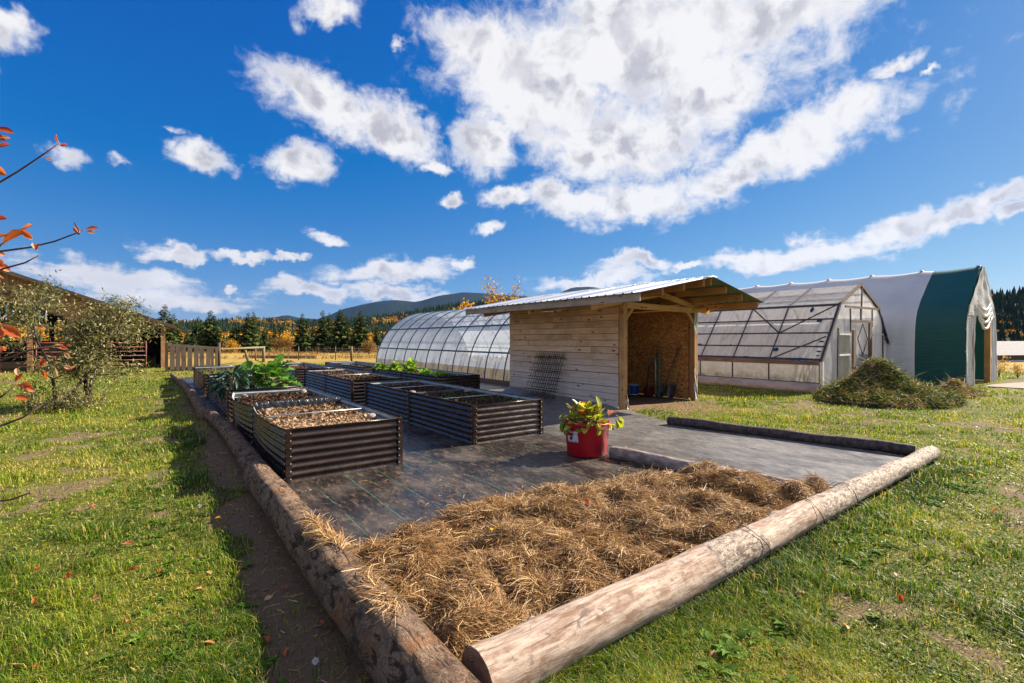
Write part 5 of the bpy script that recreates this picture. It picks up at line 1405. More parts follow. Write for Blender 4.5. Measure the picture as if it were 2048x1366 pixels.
for a, b, wd in (((1403, 480), (1398, 1000), .07), ((1523, 285), (1527, 520), .06), ((1742, 295), (1742, 470), .06), ((1848, 430), (1850, 780), .06), ((1641, 70), (1630, 420), .06), ((1625, 285), (1628, 415), .04)): ebar(a, b, wd)
for a, b, wd, m_ in (((1470, 265), (1800, 293), .07, m_sill), ((1525, 412), (1742, 420), .09, m_sill), ((1410, 540), (1525, 545), .05, m_whitepaint), ((1408, 752), (1520, 745), .05, m_whitepaint), ((1745, 545), (1850, 545), .05, m_whitepaint)): ebar(a, b, wd, m_, .056)
for a, b, wd in (((1556, 500), (1556, 920), .20), ((1718, 430), (1718, 830), .22)): ebar(a, b, wd, m_endwood, .062, 'door_post', .05)
for a, b in (((1640, 440), (1690, 590)), ((1690, 590), (1640, 745)), ((1640, 745), (1590, 590)), ((1590, 590), (1640, 440)), ((1860, 490), (1940, 740)), ((1862, 600), (1885, 540))): ebar(a, b, .035, None, .07, 'door_trim' if a[0] < 1700 else 'end_stud', .02)
A, B = zz2(1410, 550), zz2(1522, 990)
mb = MB(); mb.grid(lambda a, b: (A.x + (B.x - A.x) * a, m_ey - .035 - .008 * math.sin(a * 60), A.z + (B.z - A.z) * b), 40, 2); mb.build('corrugated_panel', sheet('yellowed_fibreglass', (.46, .43, .34), .9, .4, .4, .1, 2, (1, 1, 1), .05), gh)
A, B = zz2(1588, 745), zz2(1698, 900)
mb = MB(); mb.bar(((A.x + B.x) / 2, m_ey - .045, A.z), ((A.x + B.x) / 2, m_ey - .045, .03), abs(B.x - A.x), .012, up=(0, 1, 0)); mb.build('kick_plate', m_galv, gh)
for s in range(1, 5):
    p_, q_ = GP[s], GP[s + 1]; nn_ = nrm(p_, q_); mb = MB(); mb.bar((p_[0] + nn_[0] * .04, GY[0] - .045, p_[1] + nn_[1] * .04), (q_[0] + nn_[0] * .04, GY[0] - .045, q_[1] + nn_[1] * .04), .05, .09); mb.build('edge_trim', m_gframe if s in (1, 4) else m_sill, gh)
mb = MB(); mb.bar((15.78, GY[0] - .05, .0), (15.78, GY[0] - .05, .94), .08, .09); mb.build('corner_post', m_whitepaint, gh)

# ------------------------------------------------------------------ peaked fabric building
TX, TWD, TY0, TY1 = 21.40, 4.80, 3.9, 18.2
tent = thing('fabric_building', 'tall peaked fabric building, white with a dark green front bay', 'fabric shed', (23.8, 10, 0))
TP = [(0, 0), (.0, 1.2), (.03, 1.85), (.10, 2.25), (.28, 2.62), (.62, 2.98), (1.2, 3.42), (1.8, 3.88), (2.15, 4.12), (2.33, 4.22), (2.40, 4.24)]
sp_ = [0]
for a, b in zip(TP[:-1], TP[1:]): sp_.append(sp_[-1] + math.hypot(b[0] - a[0], b[1] - a[1]))
sp_ = np.array(sp_) / sp_[-1]
def tpro(u_):
    if u_ <= .5: s = u_ * 2; m_ = 1
    else: s = (1 - u_) * 2; m_ = -1
    x = float(np.interp(s, sp_, [a[0] for a in TP])); z = float(np.interp(s, sp_, [a[1] for a in TP]))
    return (TX + x if m_ == 1 else TX + TWD - x), z
RIB = [3.98, 5.58, 7.2, 8.78, 10.36, 11.94, 13.52, 15.1, 16.7, 18.2]
def tcover(y0, y1, nm, m_):
    mb = MB(); ny_ = int((y1 - y0) / .13) + 2
    def f(a, b):
        y = y0 + (y1 - y0) * b; x, z = tpro(a); i = max(0, min(len(RIB) - 2, int(np.searchsorted(RIB, y)) - 1)); ph = (y - RIB[i]) / (RIB[i + 1] - RIB[i])
        sg = -.055 * math.sin(math.pi * max(0, min(1, ph)))
        cx_, cz_ = TX + TWD / 2, 1.4; l_ = math.hypot(x - cx_, z - cz_)
        wr_ = .012 * (vnoise(np.array([z * 14]), np.array([y * 1.2]), 7)[0] - .5)
        return (x + (x - cx_) / l_ * (sg + wr_), y, z + max(0, (z - cz_)) / l_ * (sg + wr_))
    mb.grid(f, 56, ny_); mb.build(nm, m_, tent)
tcover(TY0, 5.22, 'green_cover', m_coverg); tcover(5.222, TY1, 'white_cover', m_coverw)
for y in RIB:
    mb = MB(); mb.tube([(TX + TWD / 2 + (tpro(a)[0] - TX - TWD / 2) * .955, y, tpro(a)[1] * .97 - .03) for a in np.linspace(0, 1, 49)], .035, 6); mb.build('arch_rib', m_galv, tent)
    mb = MB(); mb.box((TX + TWD / 2, y, 4.25), (.30, .10, .035), None, 0, .015); mb.build('ridge_clip', m_whitepaint, tent)
mb = MB(); mb.add([(tpro(a)[0], TY1 - .03, tpro(a)[1] * .99) for a in np.linspace(0, 1, 41)], [list(range(41))]); mb.build('back_wall', m_coverg, tent)
def drape(fx0, fx1, fz0, fz1, n, folds, depth, yb, nm='end_sheet', nv=14):
    """hanging sheet: x limits and z limits as functions of the height fraction"""
    mb = MB(); mb.grid(lambda a, b: (fx0(b) + (fx1(b) - fx0(b)) * a, yb - depth * math.sin(a * folds + b * 3.0) * (1 - .4 * b) - .007 * math.sin(b * 21 + a * 9), fz0(a) + (fz1(a) - fz0(a)) * b), n, nv); mb.build(nm, m_drape, tent)
def tx_at(z):  # inner edge of left profile at height z
    return TX + float(np.interp(z, [p[1] for p in TP], [p[0] for p in TP]))
dl0, dr0 = 22.75, 24.9     # the doorway
TC = TX + TWD / 2
lx0 = lambda b: tx_at(.02 + b * 2.75)
drape(lx0, lambda b: dl0 - .45 * (1 - b) * .6 + .05 * math.sin(b * 11) if b < .75 else dl0 + .1, lambda a: .02, lambda a: 2.78, 30, 22, .035, TY0 - .03)
drape(lambda b: dr0 + .25 + .05 * math.sin(b * 8), lambda b: 2 * TC - tx_at(.02 + b * 2.75), lambda a: .02, lambda a: 2.78, 22, 14, .03, TY0 - .03)
drape(lambda b: tx_at(2.42 + b * 1.8) + .0, lambda b: 2 * TC - tx_at(2.42 + b * 1.8), lambda a: 2.42, lambda a: 4.22, 40, 17, .022, TY0 - .045, 'end_sheet', 24)
for k in range(4):   # bunched rolls of the rolled up door sheet
    mb = MB(); z = 2.95 - k * .17; n = 14
    mb.tube([(TC - 1.1 + 2.2 * i / n, TY0 - .07 - .01 * k - .012 * math.sin(i * 1.3 + k), z - (.30 + .05 * k) * math.sin(math.pi * i / n)) for i in range(n + 1)], [.01 + .035 * math.sin(math.pi * (i + .3) / (n + .6)) for i in range(n + 1)], 9); mb.build('rolled_door_sheet', m_drape, tent)
for x, m_ in ((dr0 + .10, m_lum_z), (dl0 - .42, m_endwood)):
    mb = MB(); mb.box((x, TY0 + .03, 1.33), (.14, .17, 2.66), None, 0, .008); mb.build('door_post', m_, tent)
mb = MB(); mb.bar((dr0 - .42, TY0 + .45, .0), (dr0 - .42, TY0 + .45, 2.5), .06, .06); mb.bar((dr0 - .08, TY0 + .45, .0), (dr0 - .08, TY0 + .45, 2.5), .05, .05)
for k in range(9): mb.bar((dr0 - .42 + .34 * (k % 2), TY0 + .45, .15 + k * .26), (dr0 - .42 + .34 * ((k + 1) % 2), TY0 + .45, .41 + k * .26), .025, .025)
mb.build('lattice_column', m_galv, tent)
for z in (.25, 1.15, 1.98): 
    mb = MB(); mb.tube([(dl0 - .4, TY0 + .5, z), (dr0, TY0 + .5, z)], .022, 6); mb.build('gate_rail', m_galv, tent)
mb = MB()
for k in range(24):
    z = .3 + k * .095; x = tx_at(z); mb.tube([(x - .01, TY0 - .02, z), (x + .10, TY0 - .06, z + .05)], .006, 4)
mb.build('lacing', m_whitepaint, tent)
mb = MB(); mb.tube([(21.88, 5.9, .0), (21.88, 5.9, 1.56)], .02, 6); 
# ------------------------------------------------------------------ compost heaps
def heap(label, c, rx, ry, h, seed, n, peak=(0, 0), tl_=(0, .8)):
    th = thing('compost_heap', label, 'compost heap', (c[0], c[1], 0), 'compost heaps')
    def hz_(x, y):
        dx, dy = (x - c[0]) / rx, (y - c[1]) / ry
        r0 = np.hypot(dx, dy); r1 = np.hypot(dx - peak[0], dy - peak[1])
        e = np.clip(1 - r0, 0, 1) ** .55 * (.42 + .58 * np.exp(-(r1 / .52) ** 2))
        return h * e * (.72 + .55 * fbm(x * 1.9, y * 1.9, seed, 4))
    mb = MB(); mb.grid(lambda a, b: (c[0] + (a * 2 - 1) * rx * 1.05, c[1] + (b * 2 - 1) * ry * 1.05, float(hz_(np.array(c[0] + (a * 2 - 1) * rx * 1.05), np.array(c[1] + (b * 2 - 1) * ry * 1.05))) - .03), 44, 40)
    mb.build('mound', m_heap, th)
    r_ = np.random.default_rng(seed)
    a = r_.uniform(0, 6.283, n); q = np.sqrt(r_.uniform(0, 1, n)) * .99
    x = c[0] + rx * q * np.cos(a); y = c[1] + ry * q * np.sin(a); z = hz_(x, y)
    clump = fbm(x * 2.2, y * 2.2, seed + 40, 3)
    C = np.stack([x, y, z + r_.uniform(-.03, .06, n)], -1)
    az = a + r_.normal(0, 1.0, n) + clump * 5; Dd = np.stack([np.cos(az), np.sin(az), r_.normal(-.15, .5, n)], -1)
    stalk = r_.uniform(0, 1, n) < .4
    L = np.where(stalk, r_.uniform(.15, .45, n), r_.uniform(.05, .13, n)); W = np.where(stalk, r_.uniform(.008, .018, n), r_.uniform(.02, .05, n))
    T = np.clip(tl_[0] + (tl_[1] - tl_[0]) * (clump * 1.3 - .25) + r_.normal(0, .17, n) + .12 * (r_.uniform(0, 1, n) < .12) * 3, 0, 1)
    V, F = leaf_quads(C, Dd, r_.normal(size=(n, 3)) + np.array([0, 0, .8]), L, W)
    V[:, 2] = np.maximum(V[:, 2], .01)
    o = fast_mesh('stalk', V, F, m_heapbit, np.repeat(T, 4), th); o['kind'] = 'stuff'
heap('large tangled heap of pulled green plants beside the film greenhouse', (15.35, 4.35), 1.95, 1.55, 1.12, 3, 15000, (.12, .22), (.05, 1.0))
heap('small brown heap before the green fabric building', (18.4, 3.6), .95, .7, .42, 4, 4000, (0, 0), (.45, 1.0))

# ------------------------------------------------------------------ barn behind the silver shrubs
BYY = 33.0
barn = thing('open_barn', 'open wooden barn with vertical boards above a dark opening', 'barn', (-5, BYY + 6, 0))
rake = lambda x: 2.66 + (-.44 - x) * .385
def low(x): return 3.36 if x < -5.15 else (3.36 - (x + 5.15) * .55 if x < -3.7 else 2.55)
x = -11.0; rr = random.Random(5)
while x < .35:
    wd = .235; mb = MB(); zt = rake(x + wd / 2) - .02; zb = low(x + wd / 2) + rr.uniform(-.02, .02)
    if zt - zb < .12: zb = zt - .14
    sl = -.385 * wd / 2
    y = BYY + rr.uniform(-.012, .012)
    vs = [(x, y, zb), (x + wd - .012, y, zb), (x + wd - .012, y, zt + sl), (x, y, zt - sl), (x, y + .03, zb), (x + wd - .012, y + .03, zb), (x + wd - .012, y + .03, zt + sl), (x, y + .03, zt - sl)]
    mb.add([Vector(v_) - Vector((x, BYY, 0)) for v_ in vs], [(0, 1, 2, 3), (7, 6, 5, 4), (0, 4, 5, 1), (1, 5, 6, 2), (2, 6, 7, 3), (3, 7, 4, 0)])
    o = mb.build('board', m_barn, None, True); o.parent = barn; o.location = Vector((x, BYY, 0)) - origin(barn); x += wd
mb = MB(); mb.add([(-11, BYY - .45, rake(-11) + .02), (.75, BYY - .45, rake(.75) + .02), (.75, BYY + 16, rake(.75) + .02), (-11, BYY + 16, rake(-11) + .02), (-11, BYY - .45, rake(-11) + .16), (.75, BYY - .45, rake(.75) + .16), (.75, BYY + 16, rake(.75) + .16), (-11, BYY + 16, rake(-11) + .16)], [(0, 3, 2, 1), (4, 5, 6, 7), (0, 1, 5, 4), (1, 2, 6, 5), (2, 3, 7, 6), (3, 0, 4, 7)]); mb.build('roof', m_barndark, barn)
mb = MB(); mb.bar((-11, BYY - .47, rake(-11) + .06), (.75, BYY - .47, rake(.75) + .06), .04, .16); mb.build('rake_trim', m_oldrail, barn)
for x in (-9.4, -5.15, -3.7, .15):
    mb = MB(); mb.box((x, BYY + .12, rake(x) / 2), (.2, .2, rake(x))); mb.build('post', m_barn, barn)
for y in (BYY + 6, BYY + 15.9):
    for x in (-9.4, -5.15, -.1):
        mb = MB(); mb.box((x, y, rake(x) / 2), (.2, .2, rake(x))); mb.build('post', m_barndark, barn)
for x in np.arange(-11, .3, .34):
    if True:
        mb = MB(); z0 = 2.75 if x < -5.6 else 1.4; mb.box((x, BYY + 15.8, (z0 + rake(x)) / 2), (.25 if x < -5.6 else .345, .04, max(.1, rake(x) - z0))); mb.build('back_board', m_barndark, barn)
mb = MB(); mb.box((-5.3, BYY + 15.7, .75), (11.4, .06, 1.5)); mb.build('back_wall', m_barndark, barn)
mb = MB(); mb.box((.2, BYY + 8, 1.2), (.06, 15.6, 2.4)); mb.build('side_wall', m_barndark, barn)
mb = MB(); mb.bar((-5.15, BYY + .1, 3.36), (-3.7, BYY + .1, 2.55), .12, .16); mb.bar((-11, BYY + .1, 3.38), (-5.1, BYY + .1, 3.38), .14, .2); mb.build('lintel', m_barndark, barn)
for i, (x0, x1) in enumerate(((-9.0, -6.2), (-6.1, -3.6), (-3.5, -.6))):
    th = thing('cattle_panel', ('left', 'middle', 'right')[i] + ' red brown steel pipe panel across the barn opening', 'stock panel', (x0, BYY - .5, 0), 'stock panels before the barn')
    for k in range(6):
        mb = MB(); z = .28 + k * .23; mb.tube([(x0, BYY - .5, z), (x1, BYY - .5, z)], .022, 6); mb.build('rail', m_rust, th)
    for x in (x0, (x0 + x1) / 2, x1):
        mb = MB(); mb.tube([(x, BYY - .5, 0), (x, BYY - .5, 1.52)], .032, 6); mb.build('upright', m_rust, th)
for k, x in enumerate((-7.6, -4.4)):
    th = thing('round_bale', ('left dark round hay bale inside the barn', 'right dark round hay bale inside the barn')[k], 'hay bale', (x, BYY + 2.6, 0))
    mb = MB(); mb.tube([(x - .65, BYY + 2.6, .75), (x - .6, BYY + 2.6, .75), (x + .6, BYY + 2.6, .75), (x + .65, BYY + 2.6, .75)], [.68, .74, .74, .68], 24); mb.build('bale', simple('old_hay_bale', (.15, .12, .06), (.07, .055, .03), 20, .95, bstr=.8), th)

# ------------------------------------------------------------------ fences
ga, gb = at(333, 23.6), at(438, 25.2)
fn = thing('slatted_fence', 'sagging dark wooden panel of upright slats at the end of the log row', 'fence', ga)
dv = (gb - ga); L_ = dv.length; du = dv / L_
mb = MB(); mb.box(ga + Vector((0, 0, .72)), (.12, .12, 1.44)); mb.build('post', m_oldwood, fn)
mb = MB(); mb.bar(ga + Vector((0, 0, 1.30)), gb + Vector((0, 0, 1.10)), .06, .20); mb.build('top_rail', m_oldrail, fn)
mb = MB(); mb.bar(ga + Vector((0, 0, .16)), gb + Vector((0, 0, .05)), .06, .16); mb.build('bottom_rail', m_oldrail, fn)
for k, f in enumerate((.10, .20, .31, .42, .545, .655, .775, .86, .945)):
    c = ga + du * (L_ * f) + Vector((-du.y, du.x, 0)) * -.055; mb = MB(); wd = .20 if f < .8 else .13
    mb.bar((0, 0, .10 - .1 * f), (.02 * math.sin(k * 2.3), 0, 1.30 - .2 * f), wd, .028, up=(-du.y, du.x, 0))
    o = mb.build('slat', m_oldwood, None, True); o.parent = fn; o.location = c - origin(fn)
pr_ = thing('pole_rail', 'horizontal pole rail on posts right of the slatted fence', 'fence', at(470, 27))
P0, P1, P2 = at(438, 25.4), at(527, 33.5), at(489, 30)
mb = MB(); mb.tube([P0, P0 + Vector((0, 0, 1.42))], .075, 8); mb.build('post', m_oldwood, pr_)
mb = MB(); mb.tube([P1, P1 + Vector((0, 0, 1.12))], .10, 8); mb.build('post', m_post, pr_)
mb = MB(); mb.tube([P2 + Vector((.25, 0, 0)), P2 + Vector((0, 0, 1.05))], .08, 8); mb.build('brace', m_post, pr_)
mb = MB(); mb.tube([P0 + Vector((0, 0, 1.08)), P1 + Vector((0, 0, 1.04))], [.05, .075], 8); mb.build('rail', m_post, pr_)
mb = MB(); mb.tube([P1 + Vector((0, 0, .95)), P0 + Vector((0, 0, .1))], .008, 4); mb.build('stay_wire', m_wire, pr_)
posts = [(511, 36, .055, 1.0, 'thin grey fence post just left of the thick pole rail post'), (597, 36.5, .035, 1.1, 'thin steel fence post above the right end of the field log'), (671, 36.5, .03, 1.1, 'thin steel fence post left of the thick wooden one'), (703, 34, .085, 1.10, 'thick round wooden fence post behind the far raised beds'), (757, 38, .03, 1.1, 'thin steel fence post by the arched greenhouse end')]
for px, D, r, h, lab in posts:
    b = at(px, D); th = tag(MB().tube([b, b + Vector((0, 0, h))], r, 8).build('fence_post', m_post if r > .05 else m_wire, None, loc=b), lab, 'post', 'posts of the wire fence')
th = thing('wire_fence', 'thin wire strands strung between the posts along the field', 'wire fence', at(640, 36))
for z in (.35, .62, .88):
    mb = MB(); mb.tube([at(511, 36, z), at(597, 36.5, z), at(671, 36.5, z), at(703, 34, z), at(757, 38, z)], .007, 4); mb.build('wire', m_wire, th)
th = thing('far_rail_fence', 'low grey rail fence at the edge of the field beneath the spruces', 'fence', at(660, 53))
for z in (.28, .55):
    mb = MB(); mb.tube([at(610, 54, z), at(760, 52, z)], .04, 5); mb.build('rail', m_oldrail, th)
for px in (612, 636, 660, 684, 708, 732, 756):
    mb = MB(); b = at(px, 53.3); mb.tube([b, b + Vector((0, 0, .75))], .045, 5); mb.build('post', m_oldwood, th)

# dry grass at the field edge
r_ = np.random.default_rng(11); n = 22000
D_ = r_.uniform(38, 70, n); pxs = r_.uniform(200, 900, n)
S = (pxs - 1024) / 959; x = D_ * (FW.x + S * RT.x); y = D_ * (FW.y + S * RT.y)
dn = fbm(x / 5, y / 5, 61); k = (dn > .45); x, y, D_ = x[k], y[k], D_[k]; n = len(x)
V, F = leaf_quads(np.stack([x, y, np.zeros(n)], -1), np.stack([r_.normal(0, .35, n), r_.normal(0, .35, n), np.ones(n)], -1), r_.normal(size=(n, 3)), r_.uniform(.12, .4, n) * np.where(D_ > 58, 2.2, 1), r_.uniform(.03, .07, n))
tag(fast_mesh('dry_grass', V, F, m_dryshoot, np.repeat(r_.uniform(0, 1, n), 4)), kind='stuff')

# ------------------------------------------------------------------ long low building far right
D_ = 36.0; A, B = at(1985, 33.5), at(2260, 36.5); dv = (B - A).normalized(); nv_ = Vector((-dv.y, dv.x, 0))
if nv_.dot(FW) < 0: nv_ = -nv_
lb = thing('long_low_building', 'long low white building with a grey shingle roof at the far right', 'building', (A + B) / 2)
def lbar(z0, z1, off, dep, nm, m_):
    mb = MB(); c0 = A + nv_ * (off + dep / 2); c1 = B + nv_ * (off + dep / 2)
    mb.bar(c0 + Vector((0, 0, (z0 + z1) / 2)), c1 + Vector((0, 0, (z0 + z1) / 2)), dep, z1 - z0); return mb.build(nm, m_, lb)
lbar(-.32, .42, 0, 4.2, 'plinth', m_greyboard); lbar(-.42, .56, -.02, .1, 'lower_board', m_greyboard); 
lbar(-.36, -.29, -.05, .03, 'rail', m_whitepaint); lbar(.0, .05, -.05, .03, 'rail', m_whitepaint)
lbar(-.45, -.34, 0, 4, 'lower_board', m_greyboard)
mb = MB(); z = lambda py: H - (py - 678) * 35 / 959
mb.add([A + nv_ * -.15 + Vector((0, 0, z(731))), B + nv_ * -.15 + Vector((0, 0, z(731))), B + nv_ * .05 + Vector((0, 0, z(713))), A + nv_ * .05 + Vector((0, 0, z(713)))], [(0, 1, 2, 3)]); mb.build('white_fascia', m_whitewall, lb)
lbar(z(732), z(708), .06, 4.0, 'wall', m_barndark)
mb = MB(); mb.add([A + nv_ * -.3 + Vector((0, 0, z(709))), B + nv_ * -.3 + Vector((0, 0, z(709))), B + nv_ * 3.2 + Vector((0, 0, z(684) + .05)), A + nv_ * 3.2 + Vector((0, 0, z(684) + .05)), A + nv_ * 6.5 + Vector((0, 0, z(709))), B + nv_ * 6.5 + Vector((0, 0, z(709)))], [(0, 1, 2, 3), (3, 2, 5, 4)]); mb.build('roof', m_shingle, lb)
shrub('autumn_shrub', 'small yellow leaved bush at the right foot of the fabric building', 'shrub', at(1998, 20), .8, .9, 3, 61, 150, .07, .05, m_gold, .08, uni(.4, 1), (0, 0), .012, 4, 'yellowing bushes by the gravel track')
shrub('autumn_shrub', 'thin yellow leaved bush at the far right picture edge', 'shrub', at(2036, 20), .75, .9, 4, 62, 150, .07, .05, m_gold, .08, uni(.2, 1), (0, 0), .012, 4, 'yellowing bushes by the gravel track')

# ------------------------------------------------------------------ red leaved twigs at the left edge
D0 = 1.75
def pt(px, py, D=D0): return at(px, D, H - (py - 678) * D / 959)
rs = thing('red_leaf_shrub', 'red leaved twigs reaching into the picture from the left edge', 'shrub', at(-150, 1.9))
stems = [[(-160, 1600, 1.9), (-150, 1200, 1.9), (-120, 900, 1.85), (-70, 600, 1.8), (-45, 430, 1.75), (-40, 300, 1.75)],
         [(-190, 1600, 2.3), (-160, 1100, 2.3), (-110, 900, 2.3), (-60, 780, 2.3), (-30, 730, 2.3)]]
for s in stems:
    mb = MB(); mb.tube([pt(*q) for q in s], [.014 - .0018 * i for i in range(len(s))], 7); mb.build('stem', m_twig, rs)
twigs = [[(-45, 405), (-10, 372), (40, 342), (85, 312), (120, 288)], [(-44, 500), (0, 503), (60, 495), (110, 483), (150, 468), (172, 458)], [(-44, 560), (5, 538), (50, 526), (79, 511)],
         [(-44, 520), (0, 492), (30, 472), (44, 460)], [(-44, 290), (-10, 285), (10, 280)], [(158, 468), (160, 462), (150, 446)], [(-42, 535), (-10, 528), (7, 524)]]
for tw in twigs:
    mb = MB(); n = len(tw); mb.tube([pt(*q, D0 + .01 * i) for i, q in enumerate(tw)], [.0042 - .0024 * i / n for i in range(n)], 6); mb.build('twig', m_twig, rs)
tw2 = [[(-70, 745, 2.3), (0, 722, 2.3), (60, 700, 2.32), (125, 690, 2.35)], [(-60, 820, 2.3), (0, 795, 2.3), (32, 770, 2.32)], [(-70, 880, 2.4), (0, 852, 2.4), (45, 835, 2.4), (80, 812, 2.42)], [(-70, 1010, 2.5), (20, 1000, 2.5), (60, 985, 2.5)]]
for tw in tw2:
    mb = MB(); n = len(tw); mb.tube([pt(*q) for q in tw], [.006 - .003 * i / n for i in range(n)], 6); mb.build('twig', m_twig, rs)
rl = [leaf_mesh('leaf', m_redleaf, OVAL, .062, .030, c, .06, .35, .1, s, 8, 5) for c, s in ((.5, 31), (-.4, 32), (.9, 33))]
pl_ = [leaf_mesh('leaf', m_paleleaf, OVAL, .050, .024, c, .06, .4, .1, 34, 8, 5) for c in (.5,)]
def rleaf(px, py, ang, sc, D=D0, pale=False, k=0, tilt=None):
    """ang: direction in degrees as seen, 0 right, 90 up"""
    a = R(ang); u_ = (RT * math.cos(a) + Vector((0, 0, 1)) * math.sin(a)); rr = random.Random(px * 7 + py)
    u_ = (u_ + FW * rr.uniform(-.35, .35)).normalized(); nrm_ = (-FW + Vector((0, 0, .6)) + RT * rr.uniform(-.8, .8)).normalized()
    x_ = u_.cross(nrm_).normalized(); z_ = x_.cross(u_)
    o = inst((pl_ if pale else rl)[k % (1 if pale else 3)], 'leaf', rs)
    M = Matrix((x_, u_, z_)).transposed().to_4x4(); M.translation = pt(px, py, D) - origin(rs)
    o.matrix_local = M @ Matrix.Scale(sc, 4)
for a in ((120, 288, 110, .55, D0, 0, 0), (121, 290, -15, .62, D0, 0, 1), (92, 318, -8, .5, D0, 1, 0), (172, 458, 15, .62, D0, 0, 0), (174, 462, -8, .62, D0, 1, 0), (158, 468, 120, .45, D0, 0, 1), (72, 500, 105, .6, D0, 1, 0), (74, 502, 75, .5, D0, 0, 2),
          (2, 490, 40, 1.6, D0, 0, 0), (42, 458, 8, .85, D0, 0, 1), (44, 460, -35, .75, D0, 0, 2), (52, 468, -45, .55, D0, 1, 0), (-15, 480, 25, .9, D0, 0, 0), (-20, 500, -20, .9, D0, 1, 0), (-18, 515, -40, 1.0, D0, 0, 1),
          (-10, 258, 0, .9, D0, 0, 0), (-12, 278, 20, 1.0, D0, 1, 0), (-8, 292, -5, .9, D0, 0, 1), (-6, 264, -60, .6, D0, 0, 2), (-16, 330, -35, 1.0, D0, 0, 0), (-8, 365, -30, .5, D0, 0, 1), (-12, 358, 60, .6, D0, 0, 2), (-14, 440, 10, .9, D0, 0, 0), (-10, 525, -30, .8, D0, 0, 2), (-8, 545, -60, .6, D0, 1, 0)):
    rleaf(*a[:4], a[4], bool(a[5]), a[6])
rr = random.Random(77)
for a in ((0, 648, -35, 1.35, 2.0, 0, 0), (-6, 655, -50, 1.0, 2.0, 0, 1), (-8, 700, 0, 1.0, 2.2, 0, 1), (0, 695, -20, .6, 2.2, 1, 0), (30, 765, 60, .8, 2.3, 0, 0), (32, 770, -10, 1.1, 2.3, 0, 1), (36, 752, 100, .8, 2.3, 1, 0), (44, 772, -25, .8, 2.3, 0, 2), (26, 792, -15, .9, 2.3, 0, 0), (6, 640, 80, .5, 2.0, 1, 0)): rleaf(*a[:4], a[4], bool(a[5]), a[6])
for k in range(18): rleaf(int(rr.uniform(78, 142)), int(rr.uniform(686, 745)), rr.uniform(-80, 80), rr.uniform(.4, .85), 2.35, rr.random() < .25, k)

# ------------------------------------------------------------------ straw
SY = [1.9, 2.2, 2.9, 3.6, 4.0, 4.25]; SXR = [5.75, 5.62, 5.28, 5.12, 4.98, 4.8]
def straw_in(x, y):
    top = np.interp(x, [1.0, 1.7, 2.4, 3.05, 3.5, 4.1, 4.5, 4.9, 5.8], [3.55, 3.72, 3.82, 3.86, 3.70, 3.66, 3.56, 3.2, 3.0])
    top = top + .16 * (fbm(x * 2.2, x * 0, 71) - .5)
    s = np.minimum.reduce([x - 1.0, y - 1.90, top - y, np.interp(y, SY, SXR) - x])
    return s
def straw_z(x, y):
    s = straw_in(x, y); e = smooth01(s / .22)
    lump = np.abs(fbm(x * 1.6 + .3 * fbm(x * 2, y * 2, 5), y * 1.9, 72, 3) - .5) * 2
    z = .04 + .22 * fbm(x * 3.4, y * 3.4, 73, 3) + .26 * (lump - .3) + .13 * (fbm(x * 8, y * 8, 74, 3) - .5)
    # dark hollow between the near bunches
    z = z - .12 * np.exp(-(((x - 1.72) / .07) ** 2 + ((y - 2.35) / .28) ** 2))
    return np.maximum(e * z * .85, 0) + .01
gx = np.linspace(.9, 5.85, 190); gy = np.linspace(1.86, 4.4, 110); GX, GY_ = np.meshgrid(gx, gy, indexing='ij')
Z = straw_z(GX, GY_) - .018; ins = straw_in(GX, GY_) > -.03
ii, jj = np.meshgrid(np.arange(len(gx) - 1), np.arange(len(gy) - 1), indexing='ij'); a0 = (ii * len(gy) + jj).ravel()
keep = (ins[:-1, :-1] & ins[1:, 1:]).ravel()
sb = fast_mesh('straw_mulch', np.stack([GX, GY_, Z], -1).reshape(-1, 3), np.stack([a0, a0 + len(gy), a0 + len(gy) + 1, a0 + 1], -1)[keep], m_strawbase, smooth=True)
tag(sb, kind='stuff')
def strands(name, x, y, z, seed, Lr, Wd, mat, tfun, up=.25, flow=None, parent=None):
    r_ = np.random.default_rng(seed); n = len(x)
    fl = (fbm(x * 1.7, y * 1.7, seed + 2, 2) * 14) if flow is None else flow
    az = fl + r_.normal(0, .75, n); el = r_.normal(.05, up, n)
    L = r_.uniform(*Lr, n); Dd = np.stack([np.cos(az) * np.cos(el), np.sin(az) * np.cos(el), np.sin(el)], -1)
    D2 = Dd + np.stack([r_.normal(0, .35, n), r_.normal(0, .35, n), r_.normal(-.15, .25, n)], -1); D2 /= np.linalg.norm(D2, axis=1, keepdims=True)
    C = np.stack([x, y, z], -1); m = C + Dd * L[:, None] * .5; e = m + D2 * L[:, None] * .5
    N = r_.normal(size=(n, 3)) + np.array([0, 0, 1.2]); S = np.cross(Dd, N); S /= np.linalg.norm(S, axis=1, keepdims=True)
    wv__ = (Wd * r_.uniform(.6, 1.4, n))[:, None] * .5; S = S * wv__
    V = np.stack([C - S, C + S, m + S, m - S, e + S * .6, e - S * .6], 1).reshape(-1, 3); b = np.arange(n) * 6
    F = np.concatenate([np.stack([b, b + 1, b + 2, b + 3], -1), np.stack([b + 3, b + 2, b + 4, b + 5], -1)])
    o = fast_mesh(name, V, F, mat, np.repeat(tfun(r_, n), 6), parent); return tag(o, kind='stuff')
r_ = np.random.default_rng(81); n = 150000
x = r_.uniform(.9, 5.85, n); y = 1.88 + (4.4 - 1.88) * r_.uniform(0, 1, n) ** 1.15
s = straw_in(x, y); k = s > -.04 * r_.uniform(0, 1, n) ** 2 * 4; x, y = x[k], y[k]
z = straw_z(x, y) + r_.uniform(-.03, .02, len(x))
strands('straw_mulch', x, y, z, 82, (.03, .15), .0034, m_straw, lambda r_, n: np.clip(r_.normal(.52, .27, n), 0, 1), .2)
